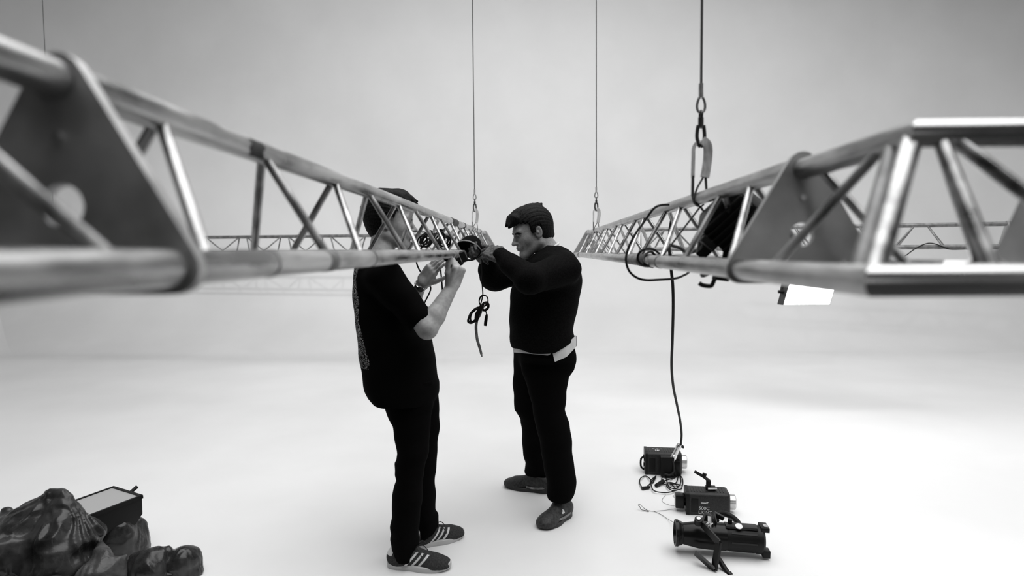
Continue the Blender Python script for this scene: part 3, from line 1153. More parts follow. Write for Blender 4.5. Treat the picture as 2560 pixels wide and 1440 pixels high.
def stripe_material(base, stripes, heel_tab):
    """dark suede with the printed side stripes, in the shoe's own coordinates"""
    m = base.copy()
    m.name = 'striped_suede'
    nt = m.node_tree
    N, L = nt.nodes, nt.links
    b = N['Principled BSDF']
    old = b.inputs['Base Color'].links[0].from_socket
    tc = N.new('ShaderNodeTexCoord')
    sp = N.new('ShaderNodeSeparateXYZ')
    L.new(tc.outputs['Object'], sp.inputs[0])

    def math_(op, a, c_, d=None):
        q = N.new('ShaderNodeMath')
        q.operation = op
        for i, x in enumerate((a, c_, d)):
            if x is None:
                continue
            if isinstance(x, (int, float)):
                q.inputs[i].default_value = x
            else:
                L.new(x, q.inputs[i])
        return q.outputs[0]
    x, y, z = sp.outputs
    sl = math_('SUBTRACT', x, math_('MULTIPLY', z, 0.9))       # leaning stripes
    tot = None
    for c_, w_ in stripes:
        q = math_('COMPARE', sl, c_, w_)
        tot = q if tot is None else math_('MAXIMUM', tot, q)
    side = math_('MULTIPLY', math_('GREATER_THAN', math_('ABSOLUTE', y, 0), 0.02), math_('LESS_THAN', z, 0.088))
    tot = math_('MULTIPLY', tot, side)
    if heel_tab:
        hx = math_('MULTIPLY', math_('LESS_THAN', x, math_('MULTIPLY', z, 0.42)), math_('GREATER_THAN', z, 0.068))
        tot = math_('MAXIMUM', tot, hx)
    mx = N.new('ShaderNodeMix')
    mx.data_type = 'RGBA'
    L.new(tot, mx.inputs['Factor'])
    L.new(old, mx.inputs['A'])
    mx.inputs['B'].default_value = (0.66, 0.66, 0.66, 1)
    L.new(mx.outputs['Result'], b.inputs['Base Color'])
    return m


# ------------------------------------------------ first man: black T-shirt with a printed back
Y1 = 3.12
p1 = thing('person', 'man in black printed T-shirt and black trousers reaching up under the left truss', 'person', G(1045, 1395))
H1, R1, s1 = P(977, 554, 3.2), frame((1, 0.06, 0), 4), 1.10
ls, rs_ = P(955, 690, 3.36), P(962, 695, 2.95)                # left (far) and right (near) shoulder
re_, rw = P(1068, 822, 2.87), P(1131, 716, 3.0)
le, lw = P(1014, 795, 3.42), P(1056, 706, 3.3)
S = SDF(P(880, 470, 3.2) - Vector((0.02, 0.42, 1.80)), P(1180, 470, 3.2) + Vector((0.06, 0.36, 0.02)), 0.0042)
S.lo[2] = 0.04
S.n[2] = int((P(900, 470, 3.2).z - 0.04) / S.h)
S.D = np.full(S.n, 0.2, np.float32)
head_sdf(S, H1, R1, s1)
nk = P(952, 640, 3.17)
S.cone(H1 + R1 @ Vector((-0.03, 0, -0.06)), 0.058, nk, 0.064, 0.02)
bodycore(S, P(1030, 960, 3.1), (Vector((P(1010, 1390, 2.99).x, 2.99, 0.12)), Vector((P(1066, 1320, 3.22).x, 3.22, 0.12))), (ls, rs_), nk)
S.cone(rs_, 0.05, re_, 0.046, 0.02)
S.cone(re_, 0.047, re_.lerp(rw, 0.3), 0.046, 0.015)
S.cone(re_.lerp(rw, 0.3), 0.046, rw, 0.029, 0.015)
S.cone(ls, 0.05, le, 0.045, 0.02)
S.cone(le, 0.045, le.lerp(lw, 0.3), 0.042, 0.015)
S.cone(le.lerp(lw, 0.3), 0.042, lw, 0.027, 0.015)
# right hand: a fist closed round the clamp, thumb upright
fd = (P(1146, 676, 2.99) - rw)
hand(S, rw, fd, (0.75, -0.6, -0.25), -1, [(1.0, 1.35, 0.8), (1.1, 1.4, 0.8), (1.2, 1.4, 0.8), (1.3, 1.4, 0.8)], 1.0, 0.02,
     thumb=[(0.25, 0.030, -0.006), (0.6, 0.047, -0.016), (1.0, 0.05, -0.026), (1.36, 0.046, -0.03)])
# left hand: open, fingers up behind the lower tube
fd = (P(1087, 664, 3.27) - lw)
hand(S, lw, fd, (-0.2, -0.9, 0.35), 1, [(-0.1, 0.35, 0.3), (0.1, 0.4, 0.3), (0.25, 0.45, 0.3), (0.35, 0.5, 0.3)], 1.0, 0.14,
     thumb=[(0.2, 0.028, -0.006), (0.55, 0.052, -0.012), (0.9, 0.07, -0.018), (1.2, 0.082, -0.022)])
S.build('body', M['skin'], p1)
eyes(H1, R1, s1, p1, M['skin'])
hl1 = lambda x, y: np.where(x > 0.075, 0.075 - 0.1 * (x - 0.075), np.where(x > 0.03, 0.075 - (0.075 - x) * 0.75, np.where(x > 0.008, 0.0 + 0.02, np.where(x > -0.03, 0.026, -0.085 - 0.15 * (x + 0.03)))))
hair(H1, R1, s1, p1, hl1, [((-0.05, 0.0, 0.10), (0.045, 0.0, 0.112), 0.05, 0.036), ((0.03, 0.0, 0.115), (0.085, -0.01, 0.108), 0.034, 0.016), ((0.06, 0.02, 0.118), (0.112, 0.015, 0.10), 0.016, 0.006), ((0.06, -0.025, 0.115), (0.118, -0.02, 0.086), 0.016, 0.005),
                           ((0.03, -0.04, 0.118), (0.096, -0.045, 0.082), 0.015, 0.005), ((0.05, 0, 0.124), (0.105, -0.005, 0.11), 0.014, 0.003),
                           ((-0.06, 0, 0.10), (-0.135, 0.0, 0.055), 0.02, 0.008), ((-0.06, -0.04, 0.09), (-0.125, -0.035, 0.02), 0.018, 0.006)], 1.0, 0.02)

# T-shirt
S = SDF(P(870, 1010, 3.1) - Vector((0.03, 0.5, 0.06)), P(1110, 640, 3.1) + Vector((0.05, 0.5, 0.05)), 0.006)
tab = [(650, 912, 975, 0.09), (660, 900, 988, 0.16), (668, 893, 996, 0.185), (691, 889, 1008), (715, 889, 1016), (763, 892, 1030), (820, 896, 1050), (855, 900, 1078), (887, 904, 1087), (918, 909, 1089),
       (943, 912, 1092), (957, 913, 1096), (972, 916, 1095), (985, 922, 1094), (998, 935, 1090)]
S.loft(rows(tab, 3.13, 0.2), 0.02, 2.3)
for a, b, ra, rb in ((rs_, P(1049, 802, 2.9), 0.088, 0.066), (ls, P(1025, 790, 3.4), 0.085, 0.066)):
    S.cone(a, ra, b, rb, 0.03)
e = P(1049, 802, 2.9)
# the sleeve ends: cut across the arm
for a, b in ((rs_, P(1050, 803, 2.9)), (ls, P(1024, 788, 3.4))):
    d = (b - a).normalized()
    q = b + d * 0.035
    S.rbox(q + d * 0.05, (0.05, 0.13, 0.13), frame(d), 0.002, 0.004, 'sub') if False else None
def sleeve_cut(Xg, Yg, Zg):
    out = np.full(np.broadcast_shapes(Xg.shape, Yg.shape, Zg.shape), -1.0, np.float32)
    for a, b, ylim in ((rs_, P(1056, 808, 2.9), -1), (ls, P(1024, 788, 3.4), 1)):
        d = (b - a).normalized()
        pl = (Xg - b.x) * d.x + (Yg - b.y) * d.y + (Zg - b.z) * d.z
        rad = np.sqrt(np.maximum((Xg - b.x) ** 2 + (Yg - b.y) ** 2 + (Zg - b.z) ** 2 - pl ** 2, 0)) - 0.085
        near = (Yg - (2.985 if ylim < 0 else 3.3)) * (1 if ylim < 0 else -1)
        out = np.maximum(out, -np.maximum(np.maximum(-pl, rad), near))
    return out
S.clip(lambda a, b, c_: sleeve_cut(a, b, c_))
S.clip(lambda a, b, c_: -(np.sqrt((a - nk.x) ** 2 + (b - nk.y) ** 2 + 0.3 * (c_ - nk.z - 0.03) ** 2) - 0.068) * (c_ > nk.z - 0.05) + np.where(c_ > nk.z - 0.05, 0, -1.0) * 1.0)
folds(S, 0.004, 1.3, 22, 8)
me = S.mesh('t_shirt')
at = me.attributes.new('print', 'FLOAT', 'POINT')
co = np.empty(len(me.vertices) * 3, np.float32)
me.vertices.foreach_get('co', co)
co = co.reshape(-1, 3)
edge = [(668, 920), (681, 919), (794, 922), (871, 928), (918, 937), (921, 938)]
ez = [P(px, py, 3.0).z for py, px in edge]
ex = [P(px, py, 3.0).x for py, px in edge]
xe = np.interp(co[:, 2], ez[::-1], ex[::-1])
val = np.minimum(xe - co[:, 0], np.minimum(ez[0] - co[:, 2], co[:, 2] - ez[-1]))
val = np.minimum(val, 0.17 - np.abs(co[:, 1] - 3.13))
at.data.foreach_set('value', val.astype(np.float32))
mt = M['tee'].copy()
mt.name = 'black_cotton_with_back_print'
nt = mt.node_tree
N, L = nt.nodes, nt.links
an = N.new('ShaderNodeAttribute')
an.attribute_name = 'print'
gt = N.new('ShaderNodeMath')
gt.operation = 'GREATER_THAN'
gt.inputs[1].default_value = 0.0
L.new(an.outputs['Fac'], gt.inputs[0])
tcn = N.new('ShaderNodeTexCoord')
nz = N.new('ShaderNodeTexNoise')
nz.inputs['Scale'].default_value = 26
nz.inputs['Detail'].default_value = 2.5
nz.inputs['Distortion'].default_value = 1.6
L.new(tcn.outputs['Object'], nz.inputs['Vector'])
ml = N.new('ShaderNodeMath')
ml.operation = 'MULTIPLY'
ml.inputs[1].default_value = 52
L.new(nz.outputs['Fac'], ml.inputs[0])
sn = N.new('ShaderNodeMath')
sn.operation = 'SINE'
L.new(ml.outputs[0], sn.inputs[0])
cr = N.new('ShaderNodeValToRGB')
cr.color_ramp.elements[0].position = 0.45
cr.color_ramp.elements[0].color = (0.003, 0.003, 0.003, 1)
cr.color_ramp.elements[1].position = 0.95
cr.color_ramp.elements[1].color = (0.5, 0.5, 0.5, 1)
L.new(sn.outputs[0], cr.inputs[0])
mx = N.new('ShaderNodeMix')
mx.data_type = 'RGBA'
L.new(gt.outputs[0], mx.inputs['Factor'])
mx.inputs['A'].default_value = (0.003, 0.003, 0.003, 1)
L.new(cr.outputs[0], mx.inputs['B'])
L.new(mx.outputs['Result'], N['Principled BSDF'].inputs['Base Color'])
me.materials.append(mt)
link('t_shirt', me, p1, None)

# trousers
nearY = lambda py: 3.06 - 0.07 * min(1, max(0, (py - 980) / 250))
farY = lambda py: 3.16 + 0.06 * min(1, max(0, (py - 980) / 250))
S = SDF(P(955, 1420, 3.1) - Vector((0.12, 0.35, 0.0)), P(1110, 940, 3.1) + Vector((0.08, 0.35, 0.0)), 0.006)
near = [(950, 960, 1085), (1000, 953, 1082), (1031, 965, 1078), (1065, 982, 1076), (1092, 988, 1075), (1130, 994, 1070), (1147, 992, 1067), (1156, 987, 1064), (1184, 987, 1060), (1197, 993, 1058), (1236, 981, 1055),
        (1290, 980, 1051), (1312, 977, 1048), (1330, 981, 1046), (1344, 976, 1046), (1366, 980, 1047), (1384, 984, 1047), (1393, 990, 1044)]
far = [(950, 985, 1092), (1000, 1000, 1097), (1028, 1000, 1099), (1082, 1008, 1097), (1140, 1010, 1092), (1191, 1014, 1088), (1278, 1028, 1088), (1290, 1034, 1096), (1312, 1040, 1098), (1326, 1044, 1090), (1334, 1050, 1076)]
S.loft(rows(near, nearY, lambda py: 0.10 if py < 1010 else 0.085), 0.01)
S.loft(rows(far, farY, lambda py: 0.10 if py < 1010 else 0.085), 0.03)
folds(S, 0.0035, 0.4, 30, 8)
S.build('trousers', M['trouser'], p1)

STR = stripe_material(M['suede'], [(0.072, 0.0065), (0.104, 0.0065), (0.136, 0.0065)], True)
st1 = dict(bow=True, upper=STR, sole=M['sole'], sole_h=0.024, lace=M['lace'])
hA, tA = G(984, 1434), G(1124, 1436)
hA.y = tA.y = 2.95
hA = Vector((P(970, 1434, 2.965).x, 2.975, 0)); tA = Vector((P(1127, 1434, 2.95).x, 2.95, 0))
shoe('shoe', hA, tA, 0.105, p1, st1)
hB, tB = Vector((P(1028, 1388, 3.16).x, 3.155, 0)), Vector((P(1158, 1362, 3.3).x, 3.31, 0))
shoe('shoe', hB, tB, 0.105, p1, st1)
S = SDF(hB + Vector((-0.02, -0.1, 0.03)), hB + Vector((0.2, 0.15, 0.2)), 0.005)
an = hB.lerp(tB, 0.23)
S.cone(an + Vector((0, 0, 0.07)), 0.034, an + Vector((0, 0, 0.15)), 0.037, 0.01)
S.build('sock', M['sock'], p1)
# wrist watch on the left arm
d = (lw - le).normalized()
wc = lw - d * 0.018
w_ = MB()
w_.ring(wc, d, 0.0315, 0.006, 26, 8)
for i in range(14):
    a = 2 * math.pi * i / 14
wo = w_.build('watch_bracelet', M['watch'], p1)
fx = (Vector((0.25, -0.9, -0.2)) - d * Vector((0.25, -0.9, -0.2)).dot(d)).normalized()
Rw = Matrix((d, fx.cross(d), fx)).transposed().to_4x4()
q = MB().lathe([(0.0001, 0.006), (0.015, 0.006), (0.018, 0.003), (0.018, -0.005), (0.0001, -0.005)], Matrix.Translation(wc + fx * 0.036) @ Rw, 22).build('watch_case', M['watch'])
put(q, wo)

# ------------------------------------------------ second man: black sweater, white shirt tails
p2 = thing('person', 'man in black sweater over a white shirt, with work gloves, looking down', 'person', G(1375, 1275))
H2, R2, s2 = P(1329, 579, 3.68), frame((-0.94, -0.34, 0), 17), 1.1
ls, rs_ = P(1412, 674, 3.5), P(1352, 668, 3.84)
le, lw = P(1325, 698, 3.32), P(1256, 642, 3.46)
re_, rw = P(1238, 690, 3.78), P(1218, 650, 3.68)
lo = P(1190, 500, 3.7)
hi = P(1460, 500, 3.7)
S = SDF((lo.x - 0.05, 3.2, 0.06), (hi.x + 0.02, 4.2, P(1300, 500, 3.6).z), 0.0042)
head_sdf(S, H2, R2, s2)
nk = P(1372, 632, 3.7)
S.cone(H2 + R2 @ Vector((-0.035, 0, -0.05)), 0.062, nk, 0.07, 0.02)
bodycore(S, P(1362, 900, 3.72), (Vector((P(1404, 1235, 3.56).x, 3.57, 0.12)), Vector((P(1345, 1190, 4.02).x, 4.02, 0.12))), (ls, rs_), nk)
for a, b, c_ in ((ls, le, lw), (rs_, re_, rw)):
    S.cone(a, 0.05, b, 0.044, 0.02)
    S.cone(b, 0.044, c_, 0.028, 0.015)
    dd = (c_ - b).normalized()
    S.cone(c_, 0.028, c_ + dd * 0.03, 0.024, 0.01)
S.build('body', M['skin2'], p2)
eyes(H2, R2, s2, p2, M['skin2'])
hl2 = lambda x, y: np.where(x > 0.075, 0.062, np.where(x > 0.028, 0.068 - (0.075 - x) * 0.35, np.where(x > 0.004, -0.002, np.where(x > -0.028, 0.03, -0.075 - 0.2 * (x + 0.03)))))
hair(H2, R2, s2, p2, hl2, [((-0.03, 0.0, 0.093), (0.05, 0.0, 0.095), 0.046, 0.038), ((0.03, 0.0, 0.10), (0.086, 0.0, 0.086), 0.034, 0.026), ((0.08, 0.012, 0.088), (0.117, 0.014, 0.056), 0.024, 0.006),
                           ((0.085, -0.02, 0.088), (0.118, -0.02, 0.066), 0.026, 0.007), ((0.08, 0.03, 0.088), (0.108, 0.036, 0.07), 0.024, 0.008),
                           ((-0.05, 0.0, 0.112), (-0.075, 0.002, 0.132), 0.02, 0.004), ((-0.06, 0.015, 0.11), (-0.092, 0.015, 0.124), 0.018, 0.004),
                           ((-0.03, 0.0, 0.122), (-0.02, 0.0, 0.142), 0.006, 0.001), ((-0.04, 0.01, 0.12), (-0.048, 0.01, 0.144), 0.006, 0.001), ((-0.02, -0.02, 0.12), (-0.004, -0.02, 0.14), 0.005, 0.001),
                           ((-0.075, 0.0, 0.02), (-0.098, 0.0, -0.045), 0.034, 0.02)], 2.2, 0.018)

# sweater
S = SDF((lo.x - 0.08, 3.1, P(1300, 900, 3.6).z - 0.03), (hi.x + 0.06, 4.15, P(1300, 590, 3.7).z), 0.006)
tab = [(612, 1366, 1399, 0.08), (622, 1352, 1420, 0.13), (634, 1338, 1434, 0.17), (648, 1324, 1444, 0.19), (675, 1302, 1453), (700, 1288, 1454), (723, 1279, 1452), (743, 1276, 1449), (779, 1274, 1443), (801, 1272, 1437),
       (825, 1273, 1432), (840, 1273.7, 1434), (852, 1276, 1433), (864, 1280, 1432), (884, 1282, 1424)]
S.loft(rows(tab, 3.66, 0.2), 0.02, 2.3)
S.cone(ls, 0.09, le, 0.076, 0.03)
S.cone(le, 0.076, le.lerp(lw, 0.7), 0.058, 0.02)
S.cone(le.lerp(lw, 0.7), 0.058, lw + (lw - le) * 0.05, 0.043, 0.01)
S.cone(rs_, 0.09, re_, 0.084, 0.03)
S.cone(re_, 0.084, P(1222, 672, 3.74), 0.062, 0.03)
S.cone(P(1222, 672, 3.74), 0.062, rw, 0.044, 0.01)
zl, zr = P(1282, 876, 3.5), P(1436, 856, 3.5)
S.clip(lambda a, b, c_: (np.interp((a + 0 * c_).ravel(), [zl.x, P(1335, 880, 3.5).x, P(1386, 877, 3.5).x, zr.x], [zl.z, P(1335, 881, 3.5).z, P(1386, 880, 3.5).z, zr.z]).reshape(np.broadcast_shapes(a.shape, c_.shape)) - c_ + 0 * b))
nrm = (H2 + R2 @ Vector((-0.035, 0, -0.05)) - nk).normalized()
def neckhole(a, b, c_):
    t = (a - nk.x) * nrm.x + (b - nk.y) * nrm.y + (c_ - nk.z) * nrm.z
    r = np.sqrt(np.maximum((a - nk.x) ** 2 + (b - nk.y) ** 2 + (c_ - nk.z) ** 2 - t * t, 0))
    return np.where(t > -0.03, 0.078 - r, -1.0)
S.clip(neckhole)
folds(S, 0.005, 2.1, 20, 8)
S.build('sweater', M['knit'], p2)
# white shirt: collar edge and tails
MB().ring(nk + nrm * 0.016, nrm, 0.075, 0.007, 36, 8).build('shirt_collar', M['shirt'], p2)
top = [(1280, 866), (1300, 872), (1331, 874), (1360, 874), (1386, 870), (1412, 858), (1430, 848), (1440, 838)]
bot = [(1283, 881), (1300, 882), (1331, 885), (1372, 889), (1381, 880), (1387, 905), (1417, 892), (1441, 866)]
vs, fs = [], []
cx = P(1361, 870, 3.66).x
hw = (P(1441, 870, 3.66).x - P(1281, 870, 3.66).x) / 2
def onring(px, py):
    # the near half of an ellipse about the waist
    Yd = 3.6
    for _ in range(6):
        q = P(px, py, Yd)
        tt = max(-1, min(1, (q.x - cx) / hw))
        Yd = 3.66 - 0.19 * math.sqrt(max(0, 1 - tt * tt))
    return P(px, py, Yd)
def interp(tb, px):
    return float(np.interp(px, [a for a, _ in tb], [b for _, b in tb]))
cols = sorted(set(list(np.linspace(1283, 1440, 34)) + [1376.0, 1380.5, 1381.0, 1386.5]))
for px in cols:
    a, b = onring(px, interp(top, px)), onring(px, interp(bot, px))
    vs += [a, b, a + Vector((0, 0.004, 0)), b + Vector((0, 0.004, 0))]
n = len(cols)
for i in range(n - 1):
    a, b = 4 * i, 4 * (i + 1)
    fs += [(a, a + 1, b + 1, b), (a + 2, b + 2, b + 3, a + 3), (a + 1, a + 3, b + 3, b + 1), (a, b, b + 2, a + 2)]
# round the back
back = []
zt_, zb_ = P(1440, 840, 3.66).z, P(1440, 866, 3.66).z
for i in range(13):
    a = math.pi * i / 12
    x_ = cx + hw * math.cos(a)
    y_ = 3.66 + 0.19 * math.sin(a)
    back.append((Vector((x_, y_, zt_ - 0.04 * i / 12)), Vector((x_, y_, zb_ - 0.01 * i / 12))))
bs = len(vs)
for a, b in back:
    vs += [a, b, a - Vector((0, 0.004, 0)), b - Vector((0, 0.004, 0))]
for i in range(12):
    a, b = bs + 4 * i, bs + 4 * (i + 1)
    fs += [(a, b, b + 1, a + 1), (a + 2, a + 3, b + 3, b + 2), (a + 1, b + 1, b + 3, a + 3), (a, a + 2, b + 2, b)]
MB().add(vs, fs).build('shirt_tail', M['shirt'], p2)

# gloves: left one in front, right one beyond, both on the lamp's yoke
for sgn, wv, e_, fd, nd, cur, th in (
        (1, lw, le, P(1226, 630, 3.5) - lw, (0.2, -0.8, 0.55), [(0.5, 0.9, 0.6), (0.6, 1.0, 0.6), (0.75, 1.0, 0.6), (0.9, 1.0, 0.6)], None),
        (-1, rw, re_, P(1196, 628, 3.64) - rw, (0.0, 0.75, 0.5), [(0.5, 0.9, 0.6), (0.6, 1.0, 0.6), (0.75, 1.0, 0.6), (0.9, 1.0, 0.6)], None)):
    c_ = wv + Vector(fd).normalized() * 0.08
    S = SDF(c_ - Vector((0.17, 0.17, 0.17)), c_ + Vector((0.17, 0.17, 0.17)), 0.0038)
    hand(S, wv, fd, nd, sgn, cur, 1.12, 0.05, th)
    dd = (wv - e_).normalized()
    S.cone(wv - dd * 0.02, 0.037, wv + dd * 0.03, 0.037, 0.02)
    S.func(lambda a, b, c: 0.0016 * np.sin(a * 190 + 3 * np.sin(b * 60)) * np.sin(c * 170))
    S.build('glove', M['glove'], p2)

# trousers
nY = lambda py: 3.64 - 0.09 * min(1, max(0, (py - 880) / 320))
fY = lambda py: 3.74 + 0.28 * min(1, max(0, (py - 880) / 310))
S = SDF((lo.x, 3.2, 0.03), (hi.x + 0.06, 4.3, P(1300, 840, 3.5).z), 0.0062)
near = [(850, 1296, 1436), (885, 1298, 1440), (905, 1300, 1439), (925, 1304, 1436), (943, 1312, 1423), (977, 1320, 1416), (1023, 1332, 1413), (1057, 1338, 1423), (1093, 1346, 1428), (1143, 1356, 1433), (1180, 1362, 1438), (1206, 1366, 1440),
        (1222, 1367, 1440), (1234, 1367, 1437), (1244, 1369, 1430)]
far = [(850, 1284, 1400), (883, 1283.5, 1395), (943, 1283, 1390), (1000, 1284, 1384), (1024, 1286, 1382), (1036, 1295, 1380), (1046, 1302, 1380), (1093, 1305, 1378), (1137, 1308, 1376), (1157, 1313, 1375), (1178, 1312, 1374), (1190, 1318, 1374), (1203, 1335, 1372)]
S.loft(rows(near, nY, lambda py: 0.14 if py < 900 else 0.1), 0.02)
S.loft(rows(far, fY, lambda py: 0.14 if py < 900 else 0.1), 0.03)
folds(S, 0.0035, 3.4, 28, 8)
S.build('trousers', M['trouser'], p2)
st2 = dict(upper=M['shoe2'], sole=M['darksole'], sole_h=0.02, lace=M['lace'])
hN, tN = G(1424, 1286), G(1349, 1325)
u1, mx1 = shoe('shoe', hN + Vector((0.0, 0.0, 0)), tN, 0.112, p2, st2)
hF, tF = G(1382, 1233), G(1262, 1214)
u2, mx2 = shoe('shoe', hF, tF, 0.112, p2, st2)
for up, mx_, sd in ((u1, mx1, 1), (u2, mx2, 1)):
    pts = []
    for x_, z_ in ((0.05, 0.075), (0.12, 0.045), (0.25, 0.035), (0.42, 0.03), (0.55, 0.034)):
        wy = 0.112 * (0.30 if x_ < 0.1 else 0.36 if x_ < 0.2 else 0.43)
        pts.append(mx_ @ Vector((x_ * 0.29, sd * (wy - 0.001), z_)))
    q = MB().strap(smooth_path(pts, 5), 0.011, 0.006, (0, 0, 1)).build('side_flash', M['grey_tape'])
    put(q, up)
# the small pale emblem on the ankle of the near shoe
q = MB()
ce = mx1 @ Vector((0.115, 0.0425, 0.066))
Rq = (mx1.to_3x3() @ Matrix.Rotation(math.radians(-76), 3, 'X')).to_4x4()
q.lathe([(0.0001, 0.002), (0.008, 0.002), (0.008, -0.004)], Matrix.Translation(ce) @ Rq, 14)
for dx_, dz_, r_ in ((0.008, 0.006, 0.006), (-0.008, -0.005, 0.0055), (0.004, -0.009, 0.004), (-0.005, 0.008, 0.004)):
    q.lathe([(0.0001, 0.0022), (r_, 0.002), (r_, -0.004)], Matrix.Translation(ce) @ Rq @ Matrix.Translation((dx_, dz_, 0)), 10)
o = q.build('emblem', M['print'])
put(o, u1)


# ---------------------------------------------------------------- lamps, cables and bags
def R3(x, z=(0, 0, 1)):
    x = Vector(x).normalized()
    z = Vector(z)
    y = z.cross(x).normalized()
    z = x.cross(y).normalized()
    return Matrix((x, y, z)).transposed()


def M4(o, R):
    return Matrix.Translation(o) @ R.to_4x4()


# black lamp in the right truss
c0 = P(1848, 556, 1.95)
Rl = R3((P(1900, 600, 1.93) - P(1790, 500, 1.93)), (0.2, -0.4, 1))
lamp = thing('stage_lamp', 'black stage lamp with cooling fins clamped inside the right truss beside the plate', 'lamp', c0)
MB().box(c0, (0.18, 0.15, 0.16), Rl, 0.01).build('housing', M['black'], lamp)
for i in range(8):
    o = c0 + Rl @ Vector((-0.07 + 0.02 * i, -0.082, 0))
    MB().box(o, (0.005, 0.022, 0.15), Rl).build('cooling_fin', M['fin'], lamp)
e0 = c0 + Rl @ Vector((0.09, 0, 0))
MB().lathe([(0.045, -0.02), (0.052, 0.0), (0.052, 0.03), (0.044, 0.03), (0.04, 0.012), (0.0001, 0.012)], M4(e0, Rl) @ Matrix.Rotation(math.pi / 2, 4, 'Y'), 26).build('lens_barrel', M['black_gloss'], lamp)
yk = MB()
for s in (-1, 1):
    yk.box(c0 + Rl @ Vector((-0.02, s * 0.075, -0.06)), (0.03, 0.006, 0.15), Rl)
yk.box(c0 + Rl @ Vector((-0.02, 0, -0.135)), (0.03, 0.156, 0.006), Rl)
yk.build('yoke', M['black'], lamp)
p_ = P(1768, 607, 1.9)
MB().box(p_, (0.045, 0.03, 0.02), R3(P(1790, 630, 1.9) - P(1745, 590, 1.9)), 0.003).build('barn_door', M['black'], lamp)
h0 = P(1812, 694, 1.9)
cl = MB()
cl.tube(smooth_path([P(1748, 708, 1.9), P(1757, 713, 1.9), P(1777, 715, 1.9), P(1783, 706, 1.9), P(1788, 695, 1.9)], 4), 0.0065, 8)
cl.box(P(1802, 693, 1.9), (0.042, 0.03, 0.02), R3((1, 0.1, -0.15)), 0.003)
cl.box(P(1763, 686, 1.9), (0.024, 0.02, 0.011), R3((1, 0.2, 0.4)), 0.002)
cl.cyl(P(1806, 690, 1.9), P(1815, 630, 1.92), 0.009)
cl.build('clamp_lever', M['black'], lamp)
MB().tube(smooth_path([P(1760, 612, 1.92), P(1752, 622, 1.95), P(1735, 629, 2.0), P(1718, 632, 2.05), P(1700, 620, 2.1), P(1676, 613, 2.2)], 6), 0.0055, 8).build('power_lead', M['cable'], lamp)

# cable loops on the right truss
ca = MB().tube(smooth_path([P(1672, 512, 2.33), P(1652, 513, 2.31), P(1634, 522, 2.3), P(1612, 552, 2.3), P(1588, 586, 2.28), P(1570, 622, 2.27), P(1565, 650, 2.26), P(1572, 676, 2.26), P(1590, 693, 2.26), P(1614, 700, 2.26), P(1650, 699, 2.28), P(1688, 696, 2.32), P(1708, 689, 2.36), P(1723, 679, 2.42), P(1730, 655, 2.46)], 8), 0.0042, 10).build('cable_loop', M['cable'])
tag(ca, 'big open loop of black cable around the right truss', 'cable')
ca = MB().tube(smooth_path([P(1648, 634, 2.22), P(1634, 624, 2.2), P(1612, 623, 2.19), P(1597, 634, 2.19), P(1595, 650, 2.2), P(1606, 663, 2.22), P(1622, 666, 2.26), P(1636, 662, 2.3), P(1640, 646, 2.34), P(1630, 630, 2.34), P(1616, 634, 2.3), P(1608, 648, 2.24), P(1614, 662, 2.22), P(1632, 668, 2.26)], 8), 0.0042, 10).build('cable_coil', M['cable'])
tag(ca, 'small tight coil of black cable on the lower tube of the right truss', 'cable')
# long supply lead down to the floor
pts = [P(1680, 545, 2.75), P(1675, 575, 2.8), P(1672, 606, 2.9), P(1675, 640, 2.98), P(1678, 675, 3.02), P(1682, 715, 3.06), P(1683, 770, 3.12), P(1681, 850, 3.25), P(1679, 915, 3.4), P(1683, 965, 3.55), P(1692, 1010, 3.72), P(1700, 1050, 3.9), P(1704, 1085, 4.06), P(1702, 1112, 4.18)]
ro = thing('supply_cable', 'long black cable hanging from the right truss down to a lamp on the floor', 'cable', P(1690, 1150, 4.25))
MB().tube(smooth_path(pts, 8), 0.0072, 12).build('lead', M['cable'], ro)
ka, kb = P(1700, 1110, 4.18), P(1679, 1153, 4.2)
Kd = R3(kb - ka, (0.3, -1, 0.2))
LK = (kb - ka).length
MB().lathe([(0.009, 0), (0.017, 0.004), (0.019, 0.02), (0.019, 0.028), (0.0155, 0.03), (0.017, LK * 0.62), (0.02, LK * 0.64), (0.02, LK * 0.72), (0.018, LK * 0.73), (0.021, LK * 0.8), (0.021, LK * 0.9), (0.018, LK * 0.92), (0.019, LK), (0.0001, LK)],
           M4(ka, Kd) @ Matrix.Rotation(math.pi / 2, 4, 'Y'), 24).build('plug', M['chrome'], ro)
MB().box(ka + (kb - ka) * 0.12 + Vector((0.022, -0.004, -0.002)), (0.014, 0.016, 0.022), Kd, 0.002).build('plug_latch', M['black'], ro)


